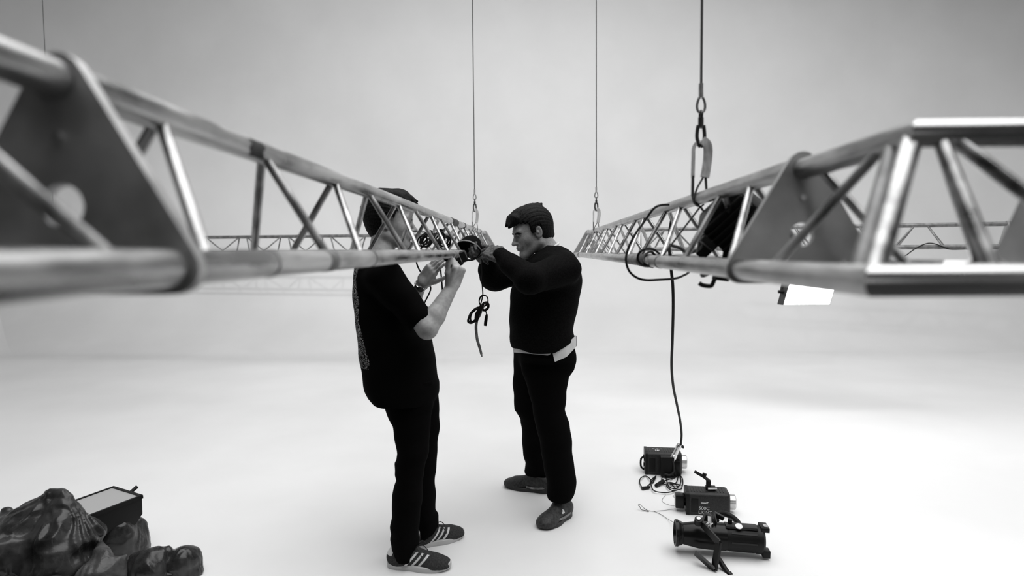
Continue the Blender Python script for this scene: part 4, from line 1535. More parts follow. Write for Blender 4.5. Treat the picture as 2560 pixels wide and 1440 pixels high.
def box_lamp(name, label, ctr, xd, size, bezel_r, with_print, group):
    """box-shaped spotlight lying on the floor: rounded ribbed hood, lens ring at the +x end"""
    R = R3(xd)
    L, W, H = size
    o = Vector((ctr[0], ctr[1], 0.0))
    t = thing(name, label, 'lamp', o, group)
    T = M4(o, R)
    prof = []
    def corner(cx, cz, r, a0, a1, n=7):
        for i in range(n):
            a = math.radians(a0 + (a1 - a0) * i / (n - 1))
            prof.append((cx + r * math.cos(a), cz + r * math.sin(a)))
    r = 0.022
    corner(W / 2 - r, H - r, r, 0, 90)
    corner(-W / 2 + r, H - r, r, 90, 180)
    corner(-W / 2 + 0.006, 0.008, 0.006, 180, 270, 4)
    corner(W / 2 - 0.006, 0.008, 0.006, 270, 360, 4)
    Tx = T @ Matrix(((0, 0, 1, 0), (1, 0, 0, 0), (0, 1, 0, 0), (0, 0, 0, 1)))
    body = MB().prism(prof, L * 0.86, Tx @ Matrix.Translation((0, 0, 0.0))).build('housing', M['lampgrey'], t)
    prof2 = [(a * 1.03, (b - H / 2) * 1.03 + H / 2) for a, b in prof]
    MB().prism(prof2, L * 0.07, Tx @ Matrix.Translation((0, 0, -L * 0.455))).build('rear_panel', M['black'], t)
    # bulged front cap
    fc = MB()
    for i, (s_, xx) in enumerate(((1.0, 0.43), (0.985, 0.455), (0.94, 0.48))):
        pass
    vs, fs = [], []
    n = len(prof)
    for s_, xx in ((1.0, 0.43), (0.985, 0.46), (0.93, 0.485), (0.82, 0.5)):
        for a, b in prof:
            vs.append(T @ Vector((xx * L, a * s_, (b - H / 2) * s_ + H / 2)))
    for i in range(3):
        for k in range(n):
            j = (k + 1) % n
            fs.append((i * n + k, i * n + j, (i + 1) * n + j, (i + 1) * n + k))
    fs.append(tuple(range(3 * n, 4 * n)))
    MB().add(vs, fs).build('front_cap', M['lampgrey'], t)
    B = T @ Matrix.Translation((L * 0.49, 0.0, H * 0.48)) @ Matrix.Rotation(math.pi / 2, 4, 'Y')
    ring = MB().lathe([(bezel_r, 0), (bezel_r, 0.036), (bezel_r - 0.004, 0.04), (bezel_r - 0.009, 0.036), (bezel_r - 0.009, 0.012), (0.0001, 0.012)], B, 30).build('lens_ring', M['silver'], t)
    q = MB().lathe([(0.0001, 0.03), (bezel_r * 0.5, 0.027), (bezel_r - 0.01, 0.018), (0.0001, 0.014)], B, 24).build('lens', M['lens'])
    put(q, ring)
    # vent ribs along the hood
    for i in range(12):
        x_ = (-0.36 + 0.065 * i) * L
        MB().box(T @ Vector((x_, 0.0, H + 0.0005)), (0.004, W * 0.62, 0.003), R).build('vent_rib', M['fin'], t)
    # sockets on the rear panel
    for y_, z_ in ((-0.03, 0.6), (0.03, 0.6), (0.0, 0.3)):
        MB().lathe([(0.012, 0), (0.014, 0.006), (0.009, 0.006), (0.009, 0.002), (0.0001, 0.002)], T @ Matrix.Translation((-L * 0.492, y_, H * z_)) @ Matrix.Rotation(-math.pi / 2, 4, 'Y'), 14).build('socket', M['black_gloss'], t)
    MB().box(T @ Vector((-0.3 * L, -W / 2 - 0.001, H * 0.45)), (L * 0.16, 0.003, H * 0.6), R, 0.001).build('side_panel', M['black'], t)
    return t, T, R, (L, W, H)


# middle floor lamp
xd = Vector((1.0, -0.12, 0))
t2, T2, Rb2, (L, W, H) = box_lamp('floor_spotlight', 'boxy charcoal spotlight on the floor with white lettering and a bent lever on top', (P(1764, 1280, 3.66).x, 3.645, 0), xd, (0.245, 0.135, 0.128), 0.042, True, None)
fr_ = T2 @ Matrix.Translation((-0.062, -W / 2 - 0.0006, 0.052)) @ Matrix.Rotation(math.pi / 2, 4, 'X')
text_mesh('lettering', '500C', 0.027, T2 @ Matrix.Translation((-0.052, -W / 2 - 0.0008, 0.034)) @ Matrix.Rotation(math.pi / 2, 4, 'X'), M['print'], t2)
text_mesh('lettering', 'LIGHT', 0.027, T2 @ Matrix.Translation((-0.054, -W / 2 - 0.0008, 0.010)) @ Matrix.Rotation(math.pi / 2, 4, 'X'), M['print'], t2)
MB().tube([T2 @ Vector((-0.04, -W / 2 - 0.001, 0.074)), T2 @ Vector((-0.015, -W / 2 - 0.001, 0.074)), T2 @ Vector((0.0, -W / 2 - 0.001, 0.078)), T2 @ Vector((-0.006, -W / 2 - 0.001, 0.070))], 0.0022, 6).build('emblem', M['print'], t2)
br = MB()
b0 = T2 @ Vector((0.022, 0.0, H))
br.box(b0 + Vector((0.0, 0, 0.01)), (0.055, 0.03, 0.022), Rb2, 0.003)
br.box(b0 + Vector((-0.012, 0, 0.035)), (0.026, 0.022, 0.04), Rb2, 0.003)
br.build('bracket', M['black'], t2)
k1, k2, k3 = b0 + Vector((-0.008, -0.005, 0.052)), b0 + Vector((-0.045, -0.015, 0.082)), b0 + Vector((-0.095, -0.02, 0.112))
MB().cyl(k1, k2, 0.009).build('clamp_arm', M['lampgrey'], t2)
MB().cyl(k2, k3, 0.0085).build('lever', M['black'], t2)
MB().cyl(k2 + Vector((0, 0, -0.006)), k2 + Vector((0.008, 0, 0.018)), 0.012).build('knob', M['black'], t2)
MB().cyl(b0 + Vector((-0.022, -0.026, 0.014)), b0 + Vector((0.028, -0.026, 0.014)), 0.0065).build('bolt', M['silver'], t2)
pb = T2 @ Vector((-L * 0.5 - 0.03, -0.01, 0.06))
MB().box(pb, (0.05, 0.06, 0.075), Rb2, 0.006).build('connector_block', M['black_gloss'], t2)

# farther floor lamp
t1, T1, Rb1, (L, W, H) = box_lamp('floor_spotlight', 'farther boxy spotlight on the floor with the supply cable plugged in', (P(1655, 1190, 4.3).x + 0.004, 4.31, 0), Vector((1, -0.1, 0)), (0.245, 0.15, 0.15), 0.045, False, None)
MB().box(T1 @ Vector((-0.035, -0.02, H + 0.001)), (0.03, 0.022, 0.002), Rb1).build('rating_label', M['print'], t1)
for i, w in enumerate((0.014, 0.02, 0.01)):
    MB().box(T1 @ Vector((-0.06 + 0.026 * i, 0.012, H + 0.001)), (w, 0.006, 0.002), Rb1).build('rating_label', M['print'], t1)
MB().box(T1 @ Vector((0.02, -W / 2 - 0.03, 0.075)), (0.09, 0.06, 0.13), Rb1, 0.01).build('driver_box', M['black'], t1)
MB().box(T1 @ Vector((0.085, -W / 2 - 0.02, 0.06)), (0.04, 0.045, 0.1), Rb1, 0.006).build('socket_block', M['black_gloss'], t1)
hd = MB()
hd.tube(smooth_path([T1 @ Vector((-0.125, -0.03, 0.11)), T1 @ Vector((-0.145, -0.03, 0.09)), T1 @ Vector((-0.145, -0.03, 0.04)), T1 @ Vector((-0.125, -0.03, 0.02))], 5), 0.0065, 8)
hd.build('handle', M['black'], t1)
hk = MB()
hk.tube(smooth_path([T1 @ Vector((0.055, -W / 2 - 0.062, 0.12)), T1 @ Vector((0.06, -W / 2 - 0.07, 0.06)), T1 @ Vector((0.035, -W / 2 - 0.075, 0.03)), T1 @ Vector((0.0, -W / 2 - 0.07, 0.035))], 5), 0.006, 8)
hk.build('clamp_hook', M['lampgrey'], t1)

# cable tangle between the two
def zlift(i, n):
    return 0.006 + 0.02 * abs(math.sin(i * 1.9)) 
tg = thing('cable_tangle', 'tangle of thin black cables on the floor between the two boxy spotlights', 'cable', G(1655, 1215))
loops = [[(1640, 1190), (1628, 1200), (1628, 1212), (1634, 1226), (1652, 1231), (1672, 1231), (1690, 1226), (1705, 1222)],
         [(1606, 1220), (1599, 1207), (1602, 1195), (1614, 1190), (1625, 1197), (1631, 1208), (1640, 1190)],
         [(1616, 1218), (1628, 1206), (1640, 1189)],
         [(1655, 1204), (1668, 1200), (1686, 1194), (1695, 1187), (1702, 1195), (1700, 1212), (1690, 1217)],
         [(1655, 1206), (1672, 1208), (1690, 1207), (1697, 1188), (1706, 1196), (1707, 1210), (1704, 1218)],
         [(1650, 1206), (1668, 1212), (1688, 1210), (1704, 1213)],
         [(1664, 1190), (1668, 1206), (1672, 1216), (1684, 1222), (1695, 1218), (1684, 1208), (1670, 1207), (1667, 1216), (1680, 1226), (1698, 1224)],
         [(1640, 1214), (1652, 1206), (1655, 1192)], [(1672, 1206), (1682, 1214), (1690, 1222)]]
for li, lp in enumerate(loops):
    pts = [G(x, y, 0.005 + 0.012 * abs(math.sin(i * 1.7 + li))) for i, (x, y) in enumerate(lp)]
    MB().tube(smooth_path(pts, 6), 0.0035, 8).build('cord', M['cable'], tg)
MB().cyl(G(1605, 1221, 0.012), G(1624, 1218, 0.012), 0.011, 0.009).build('plug', M['black'], tg)
MB().cyl(G(1640, 1214, 0.014), G(1658, 1203, 0.016), 0.011, 0.013).build('plug', M['black'], tg)

# thin safety wires
s_ = MB().tube(smooth_path([G(1610, 1270, 0.02), G(1620, 1276, 0.006), G(1634, 1278, 0.004), G(1660, 1276, 0.004), G(1690, 1272, 0.01), G(1712, 1272, 0.04)], 8), 0.0012, 6)
s_.tube(smooth_path([G(1634, 1278, 0.004), G(1652, 1286, 0.004), G(1672, 1299, 0.01), G(1690, 1309, 0.05)], 8), 0.0012, 6)
sw = thing('safety_wire', 'fine steel safety wire with a small clip lying left of the floor lamps', 'wire', G(1612, 1272))
s_.build('strand', M['wire'], sw)
cl = MB()
cl.tube(smooth_path([G(1595, 1262, 0.03), G(1600, 1268, 0.02), G(1603, 1274, 0.01), G(1612, 1276, 0.006), G(1622, 1278, 0.005), G(1612, 1272, 0.01), G(1601, 1262, 0.025), G(1596, 1260, 0.03)], 5), 0.0022, 6)
cl.build('snap_hook', M['steel'], sw)
s_ = MB().tube(smooth_path([G(1664, 1237, 0.004), G(1655, 1250, 0.003), G(1664, 1259, 0.003), G(1684, 1264, 0.003), G(1692, 1258, 0.003), G(1690, 1246, 0.004), G(1682, 1240, 0.004), G(1690, 1236, 0.01)], 8), 0.001, 6).build('safety_wire', M['wire'])
tag(s_, 'hair-thin wire making a small loop in front of the cable tangle', 'wire')

# nearest floor lamp: long profile spot with its yoke
YA = 3.12
ax = Vector((1.0, -0.10, -0.035)).normalized()
o3 = P(1802, 1356, YA)
o3.z = 0.09
Ra = R3(ax)
t3 = thing('profile_spotlight', 'long black barrel spotlight lying on the floor, nearest of the three lamps', 'lamp', Vector((o3.x, o3.y, 0)))
T3 = M4(o3, Ra) @ Matrix.Rotation(math.pi / 2, 4, 'Y')          # local z along the barrel
MB().lathe([(0.062, 0.02), (0.064, 0.04), (0.064, 0.16), (0.067, 0.165), (0.067, 0.19), (0.058, 0.2), (0.0001, 0.2)], T3, 32).build('rear_barrel', M['black'], t3)
MB().lathe([(0.05, -0.19), (0.064, -0.11), (0.066, -0.06), (0.066, 0.02), (0.0001, 0.02)], T3, 32).build('gate_housing', M['black_gloss'], t3)
MB().lathe([(0.05, -0.185), (0.056, -0.19), (0.06, -0.205), (0.064, -0.208), (0.064, -0.222), (0.058, -0.224), (0.053, -0.205), (0.0001, -0.185)], T3, 32).build('lens_hood', M['black_gloss'], t3)
MB().lathe([(0.0001, -0.212), (0.03, -0.209), (0.051, -0.2), (0.0001, -0.196)], T3, 28).build('lens', M['lens'], t3)
for a in (35, 65, 100, 140, 180, 260, 320):
    c_, s_ = math.cos(math.radians(a)), math.sin(math.radians(a))
    MB().box(o3 + Ra @ Vector((0.1, 0.064 * c_, 0.064 * s_)), (0.12, 0.005, 0.008), Ra @ Matrix.Rotation(math.radians(a), 3, 'X')).build('rib', M['fin'], t3)
MB().box(o3 + Ra @ Vector((0.09, -0.01, 0.064)), (0.15, 0.055, 0.012), Ra, 0.003).build('top_rail', M['lampgrey'], t3)
MB().box(o3 + Ra @ Vector((0.2, 0.0, 0.062)), (0.04, 0.075, 0.022), Ra, 0.003).build('accessory_slot', M['black'], t3)
MB().box(o3 + Ra @ Vector((0.205, -0.008, 0.0745)), (0.018, 0.03, 0.003), Ra).build('slot_label', M['silver'], t3)
MB().box(o3 + Ra @ Vector((0.21, -0.02, -0.055)), (0.035, 0.05, 0.035), Ra, 0.003).build('latch', M['black'], t3)
tagc = o3 + Ra @ Vector((0.075, -0.035, 0.073))
MB().lathe([(0.0001, 0.002), (0.017, 0.002), (0.017, -0.001), (0.0001, -0.001)], M4(tagc, Ra @ Matrix.Rotation(math.radians(25), 3, 'X')), 22).build('round_tag', M['whiteplastic'], t3)
MB().cyl(o3 + Ra @ Vector((0.04, 0.0, 0.06)), o3 + Ra @ Vector((0.04, 0.0, 0.092)), 0.011).build('knob', M['black'], t3)
# shutter blades between gate and barrel
for i, (dx, a) in enumerate(((-0.03, -20), (-0.015, 5), (0.0, 25))):
    MB().box(o3 + Ra @ Vector((-0.03 + dx, -0.012 + 0.01 * i, 0.075)), (0.006, 0.06, 0.05), Ra @ Matrix.Rotation(math.radians(a), 3, 'X')).build('shutter_blade', M['silver'] if i == 0 else M['black'], t3)
# U-shaped yoke standing out to the front
yk = MB()
def Y3(px, py, Yd):
    return P(px, py, Yd)
ya, yb_, yc, yd = P(1752, 1306, 3.06), P(1797, 1357, 2.97), P(1785, 1424, 2.95), P(1738, 1382, 3.02)
yk.strap([ya, yb_, yb_ + (yc - yb_) * 0.06], 0.034, 0.012, (0.5, -1, 0.2))
yk.strap([yb_ - (yc - yb_) * 0.03, yc], 0.034, 0.012, (0.5, -1, 0.2))
yk.strap([yc + (yc - yd) * 0.04, yd], 0.034, 0.012, (0.5, -1, 0.2))
yk.build('yoke', M['black_gloss'], t3)
yk = MB()
yk.strap([ya + (yb_ - ya) * 0.12 + Vector((0.0, -0.012, 0.013)), ya + (yb_ - ya) * 0.95 + Vector((0.0, -0.012, 0.013))], 0.012, 0.004, (0.5, -1, 0.2))
yk.build('yoke_slot', M['lampgrey'], t3)
MB().cyl(ya + Vector((-0.012, 0.0, -0.004)), ya + Vector((-0.014, -0.012, 0.022)), 0.021, 0.019, 18).build('yoke_knob', M['black'], t3)
MB().cyl(ya + Vector((-0.014, -0.012, 0.022)), ya + Vector((-0.0145, -0.015, 0.028)), 0.009, seg=12).build('yoke_nut', M['chrome'], t3)
MB().cyl(P(1793, 1392, 3.0), P(1822, 1437, 2.93), 0.0125, seg=16).build('spigot', M['black'], t3)
MB().cyl(P(1822, 1434, 2.932), P(1826, 1440, 2.92), 0.015, seg=16).build('spigot_tip', M['black_gloss'], t3)
# arched hose behind, with its clamp
MB().tube(smooth_path([P(1772, 1293, 3.3), P(1795, 1284, 3.32), P(1816, 1286, 3.33), P(1836, 1297, 3.3), P(1848, 1312, 3.25), P(1850, 1330, 3.2)], 6), 0.0145, 14).build('hose', M['cable'], t3)
q = MB()
q.box(P(1776, 1300, 3.26), (0.075, 0.05, 0.05), R3((1, -0.1, -0.35)), 0.006)
q.box(P(1797, 1290, 3.26), (0.05, 0.03, 0.02), R3((1, -0.1, -0.5)), 0.003)
q.build('hose_clamp', M['black'], t3)
MB().box(P(1768, 1313, 3.1), (0.012, 0.02, 0.06), R3((0.6, 0, -0.8)), 0.002).build('shutter_handle', M['chrome'], t3)
MB().box(P(1788, 1316, 3.12), (0.06, 0.03, 0.02), R3((0.6, 0, -0.8)), 0.003).build('gate_lever', M['lampgrey'], t3)

# small dark scratches line on floor left of it is left to the paint

# lit panel under the far right truss
Yp = 6.08
pl, pr = P(1968, 737, Yp), P(2080, 735, Yp)
pc = (pl + pr) / 2
Rp = R3((pr - pl), (0, 0.62, 1.0))
Rp = Matrix.Rotation(0.0, 3, 'Z') @ Rp
pan = thing('led_panel', 'lit white panel light hanging under the far right truss', 'lamp', pc)
vs = [P(1978, 696, Yp + 0.12), P(2092, 700, Yp + 0.12), P(2074, 760, Yp - 0.05), P(1960, 761, Yp - 0.05)]
vs = [Vector(a) for a in vs]
nn = (vs[1] - vs[0]).cross(vs[3] - vs[0]).normalized()
if nn.y > 0:
    nn = -nn
bk = [a - nn * 0.006 for a in vs]
MB().add([a + nn * 0.001 for a in vs] + bk, [(0, 1, 2, 3), (4, 7, 6, 5), (0, 4, 5, 1), (1, 5, 6, 2), (2, 6, 7, 3), (3, 7, 4, 0)]).build('diffuser', M['lit'], pan)
cen = sum(vs, Vector()) / 4
b1 = [cen + (a - cen) * 1.03 - nn * 0.004 for a in vs]
b2 = [cen + (a - cen) * 0.92 - nn * 0.10 + (vs[0] - vs[3]) * 0.16 + (vs[0] - vs[1]) * 0.14 for a in vs]
MB().add(b1 + b2, [(0, 1, 2, 3), (4, 7, 6, 5), (0, 4, 5, 1), (1, 5, 6, 2), (2, 6, 7, 3), (3, 7, 4, 0)]).build('housing', M['lampgrey'], pan)
lside = (b2[0] + b2[3] + b1[0] + b1[3]) / 4
q = MB().cyl(lside, lside + (vs[0] - vs[1]).normalized() * 0.05, 0.016)
q.build('tilt_knob', M['black'], pan)
top_t = P(2030, 618, Yp + 0.1)
q = MB()
q.cyl(cen + nn * -0.06, Vector((cen.x, Yp + 0.15, ZB_F + 0.0)), 0.011)
q.strap([b2[0] * 0.5 + b2[3] * 0.5, b2[0] + Vector((0, 0, 0.06)), b2[1] + Vector((0, 0, 0.06)), b2[1] * 0.5 + b2[2] * 0.5], 0.03, 0.005, (0, 1, 0))
q.build('yoke', M['black'], pan)

# cord along the far right truss
ax_ = (A1 - A0).normalized()
def on(px, dz, out=-0.14):
    # point beside the near lower tube of the far right truss in column px
    best = None
    for i in range(400):
        q = A0 + ax_ * (i * 0.01)
        dd = RC.transposed() @ (q - CAM)
        x_ = 1280 + F * dd.x / -dd.z
        if best is None or abs(x_ - px) < best[0]:
            best = (abs(x_ - px), q)
    side = ax_.cross(Vector((0, 0, 1))).normalized()
    return best[1] + side * 0.145 + Vector((0, 0, dz))
co_ = MB().tube(smooth_path([on(2225, -0.11), on(2250, -0.085), on(2272, -0.02), on(2300, 0.03), on(2322, 0.03), on(2345, -0.005), on(2362, -0.022), on(2390, -0.022), on(2415, -0.02), on(2450, -0.015), on(2490, -0.025), on(2530, -0.045)], 6), 0.005, 8).build('cord', M['cable'])
tag(co_, 'thin black cord draped along the lower tube of the far right truss', 'cable')

# lamp the two men are fixing on the left truss
Yh = 3.62
hc = P(1176, 618, Yh)
hl_ = thing('stage_lamp', 'round black stage lamp being fixed to the left truss by the two men', 'lamp', hc)
dn = Vector((-0.25, -0.5, -0.62)).normalized()
Rh = R3(dn, (1, 0, 0))
Th = M4(hc, Rh) @ Matrix.Rotation(math.pi / 2, 4, 'Y')
MB().lathe([(0.0001, -0.06), (0.035, -0.06), (0.05, -0.045), (0.07, 0.0), (0.074, 0.01), (0.074, 0.022), (0.067, 0.022), (0.06, 0.0), (0.0001, -0.012)], Th, 36).build('housing', M['matte'], hl_)
MB().lathe([(0.0745, 0.012), (0.0765, 0.014), (0.0765, 0.02), (0.0745, 0.022), (0.0745, 0.012)], Th, 36, closed=True).build('rim', M['grey_tape'], hl_)
MB().lathe([(0.0001, -0.004), (0.04, -0.005), (0.062, -0.006), (0.0001, -0.01)], Th, 30).build('lens', M['matte'], hl_)
q = MB()
q.strap(smooth_path([P(1147, 632, Yh - 0.02), P(1160, 646, Yh - 0.05), P(1180, 650, Yh - 0.07), P(1203, 636, Yh - 0.06), P(1212, 614, Yh - 0.02)], 5), 0.02, 0.004, (0, 1, 0.3))
q.build('yoke', M['black'], hl_)
MB().cyl(P(1204, 616, Yh), P(1224, 628, Yh - 0.05), 0.016).build('handle', M['black'], hl_)

# clamp in the first man's hands
cc = P(1137, 658, 3.02)
Rc = R3(P(1150, 652, 3.02) - P(1124, 662, 3.02), (0, -0.2, 1))
cp = thing('truss_clamp', 'black square clamp gripped in the first man\'s fist under the left truss', 'clamp', cc)
MB().box(cc + Rc @ Vector((0.0, 0.03, -0.003)), (0.07, 0.04, 0.042), Rc, 0.005).build('clamp_body', M['black'], cp)
MB().box(cc + Rc @ Vector((0.048, 0.03, 0.01)), (0.028, 0.045, 0.05), Rc, 0.003).build('clamp_jaw', M['black'], cp)
MB().cyl(cc + Rc @ Vector((0.033, 0.005, -0.014)), cc + Rc @ Vector((0.033, 0.005, 0.032)), 0.0015, seg=6).build('pin', M['silver'], cp)
MB().cyl(cc + Rc @ Vector((-0.03, 0.03, 0.01)), cc + Rc @ Vector((-0.045, 0.03, 0.05)), 0.008).build('bolt', M['black'], cp)

# bundle of cable stuffed in the left truss
cbn = thing('cable_bundle', 'black cable bundle stuffed inside the left truss next to the first man\'s face', 'cable', P(1080, 600, 3.5))
rr = random.Random(3)
for j, (px, py, R_, n) in enumerate(((1062, 600, 0.032, 6), (1096, 594, 0.034, 6), (1112, 608, 0.036, 5), (1080, 588, 0.02, 2))):
    for i in range(n):
        c_ = P(px + rr.uniform(-7, 7), py + rr.uniform(-5, 5), 3.42 + 0.05 * j + rr.uniform(-0.02, 0.02))
        nr = Vector((rr.uniform(-0.6, 0.6), -1, rr.uniform(-0.5, 0.5)))
        q = MB()
        rad = R_ * rr.uniform(0.7, 1.15)
        x_ = nr.orthogonal().normalized()
        y_ = nr.normalized().cross(x_)
        st = rr.uniform(0.5, 0.9)
        pts = [c_ + x_ * rad * math.cos(2 * math.pi * k / 24) + y_ * rad * st * math.sin(2 * math.pi * k / 24) for k in range(25)]
        q.tube(pts, 0.004, 8, caps=False).build('cable_turn', M['cable'], cbn)
MB().tube(smooth_path([P(1052, 580, 3.42), P(1066, 582, 3.44), P(1076, 597, 3.46)], 5), 0.0035, 8).build('cable_turn', M['cable'], cbn)
MB().cyl(P(1104, 573, 3.5), P(1101, 594, 3.5), 0.011).build('plug', M['black'], cbn)
q = MB().tube(smooth_path([P(1060, 612, 3.42), P(1046, 630, 3.42), P(1041, 652, 3.42), P(1046, 670, 3.43), P(1056, 686, 3.45), P(1068, 702, 3.46), P(1076, 716, 3.46), P(1076, 726, 3.46), P(1070, 740, 3.45), P(1062, 756, 3.44), P(1055, 776, 3.42), P(1048, 800, 3.4)], 6), 0.0042, 8).build('cable', M['cable'])
tag(q, 'black cable curving down behind the first man\'s wrist watch', 'cable')
q = MB().tube(smooth_path([P(1098, 640, 3.4), P(1101, 670, 3.4), P(1104, 700, 3.4), P(1107, 740, 3.4), P(1109, 775, 3.4)], 5), 0.0042, 8).build('cable', M['cable'])
tag(q, 'straight black cable hanging between the first man\'s two forearms', 'cable')

# hanging coil
Yc = 3.62
hc_ = thing('coiled_cable', 'black coiled cable with plug and strap hanging between the two men', 'cable', P(1195, 775, Yc))
MB().tube(smooth_path([P(1204, 640, Yc), P(1206, 680, Yc), P(1205, 705, Yc), P(1207, 735, Yc), P(1204, 752, Yc), P(1200, 765, Yc)], 6), 0.0034, 8).build('cord', M['cable'], hc_)
for (px, py, rx_, ry_, an, n, sd) in ((1187, 788, 13, 23, 38, 9, 1), (1213, 766, 9, 11, 20, 6, 2), (1209, 752, 11, 14, 10, 2, 3)):
    for i in range(n):
        r3 = random.Random(sd * 50 + i)
        k_ = r3.uniform(0.72, 1.08)
        k2 = r3.uniform(0.6, 1.05)
        a0 = math.radians(an + r3.uniform(-14, 14))
        pts = []
        for q_ in range(27):
            a = 2 * math.pi * q_ / 26
            ex, ey = rx_ * k_ * k2 * math.cos(a), ry_ * k_ * math.sin(a)
            pts.append(P(px + r3.uniform(-1, 1) * 0 + ex * math.cos(a0) - ey * math.sin(a0), py + ex * math.sin(a0) + ey * math.cos(a0), Yc + 0.012 * math.sin(a + i) + 0.006 * (i - n / 2)))
        pts[-1] = pts[0]
        MB().tube(pts, 0.0033, 8, caps=False).build('cable_turn', M['cable'], hc_)
MB().strap([P(1206, 764, Yc - 0.03), P(1194, 786, Yc - 0.035), P(1190, 803, Yc - 0.03)], [0.022, 0.03, 0.02], 0.04, (1, 0, 0.4)).build('cable_tie', M['cable'], hc_)
MB().tube(smooth_path([P(1206, 776, Yc), P(1214, 778, Yc), P(1217, 788, Yc)], 5), 0.0033, 8).build('plug_lead', M['cable'], hc_)
MB().lathe([(0.005, 0.0), (0.008, 0.012), (0.0095, 0.03), (0.0095, 0.055), (0.0085, 0.068), (0.0001, 0.066)], M4(P(1217, 785, Yc), R3(P(1213, 815, Yc) - P(1217, 785, Yc), (0, -1, 0))) @ Matrix.Rotation(math.pi / 2, 4, 'Y'), 16).build('plug', M['black_gloss'], hc_)
MB().strap(smooth_path([P(1192, 800, Yc), P(1190, 820, Yc), P(1193, 848, Yc), P(1200, 872, Yc), P(1205, 892, Yc)], 5), [0.016] * 15 + [0.014] * 4 + [0.008] * 2, 0.003, (1, 0.3, 0)).build('strap', M['grey_tape'], hc_)

# plastic bags and the panel that lies on them
M['bag'] = noise_col(mat('dark_glossy_plastic_film', 0.02, 0.22, spec=0.35), 0.01, 0.05, (12, 12, 12), 5, 0.3, 0.7, rough=(0.22, 0.36), bump=0.22, bscale=30)
M['bag2'] = noise_col(mat('grey_plastic_film', 0.08, 0.4, spec=0.35), 0.03, 0.09, (12, 12, 12), 4, 0.3, 0.7, rough=(0.3, 0.5), bump=0.5, bscale=32)


def vnoise(Xg, Yg, Zg, f, seed):
    """smooth lattice noise in -1..1"""
    r_ = np.random.RandomState(int(seed * 100) % 9999)
    tab_ = r_.uniform(-1, 1, (16, 16, 16)).astype(np.float32)
    q = []
    for A in (Xg, Yg, Zg):
        a = A * f + seed * 3.7
        i_ = np.floor(a).astype(int)
        t_ = a - i_
        q.append((i_, t_ * t_ * (3 - 2 * t_)))
    out = 0
    for dx in (0, 1):
        for dy in (0, 1):
            for dz in (0, 1):
                w_ = 1
                for (i_, t_), dd_ in zip(q, (dx, dy, dz)):
                    w_ = w_ * (t_ if dd_ else 1 - t_)
                out = out + w_ * tab_[(q[0][0] + dx) % 16, (q[1][0] + dy) % 16, (q[2][0] + dz) % 16]
    return out


def bag(label, blobs, m, seed, pleat=None, h=0.006):
    lo_ = Vector((min(b[0].x - b[1] for b in blobs) - 0.07, min(b[0].y - b[1] for b in blobs) - 0.07, 0.004))
    hi_ = Vector((max(b[0].x + b[1] for b in blobs) + 0.07, max(b[0].y + b[1] for b in blobs) + 0.07, max(b[0].z + b[1] for b in blobs) + 0.05))
    for b in blobs:
        if len(b) > 2:
            for k_ in range(3):
                lo_[k_] = min(lo_[k_], b[2][k_] - b[3] - 0.05)
                hi_[k_] = max(hi_[k_], b[2][k_] + b[3] + 0.05)
    lo_.z = 0.004
    S = SDF(lo_, hi_, h)
    for i, b in enumerate(blobs):
        c_, r_ = b[0], b[1]
        if len(b) > 2:
            S.cone(c_, r_, b[2], b[3], 0.03 if i else 0)
        else:
            S.ell(c_, (r_, r_, r_ * 0.9), None, 0.03 if i else 0)
    g = Vector(pleat) if pleat else blobs[0][0] + Vector((0, 0, blobs[0][1]))

    def crease(Xg, Yg, Zg):
        an = np.arctan2(Yg - g.y, Xg - g.x)
        dist = np.sqrt((Yg - g.y) ** 2 + (Xg - g.x) ** 2 + 0.3 * (Zg - g.z) ** 2)
        wob = vnoise(Xg, Yg, Zg, 7, seed)
        an2 = an + 0.5 * np.sin(an * 2 + seed) + 0.3 * np.sin(an * 5 + 2 * seed)
        rid = np.abs(((an2 * 1.7 + wob * 1.5 + seed) % 1.0) - 0.5) * 2          # uneven sharp folds that fan out of the gathered top
        rid = rid * (0.55 + 0.6 * vnoise(Xg, Yg, Zg, 5, seed + 7)) + 0.25
        am = np.clip(dist * 0.12, 0.002, 0.018 if pleat is not None else 0.007)
        cr_ = np.abs(vnoise(Xg, Yg, Zg, 9, seed + 1)) * (0.022 if pleat is not None else 0.03) + np.abs(vnoise(Xg, Yg, Zg, 19, seed + 2)) * 0.011 + np.abs(vnoise(Xg, Yg, Zg, 44, seed + 4)) * 0.0015
        return am * (rid - 0.5) + cr_ - 0.009
    S.func(crease)
    S.clip(lambda a, b, c: 0.006 - c + 0 * a + 0 * b)
    o = S.build('plastic_bag', m)
    tag(o, label, 'bag')
    return o


def BL(px, py, Yd, rp):
    """blob at px,py with a radius of rp pixels"""
    c_ = P(px, py, Yd)
    return c_, rp * Yd / F


def tent(a, b):
    return (a[0], a[1], b[0], b[1])


def down(c_, r_):
    return (c_, r_, Vector((c_.x, c_.y, max(r_ * 0.9, 0.03))), r_ * 1.1)


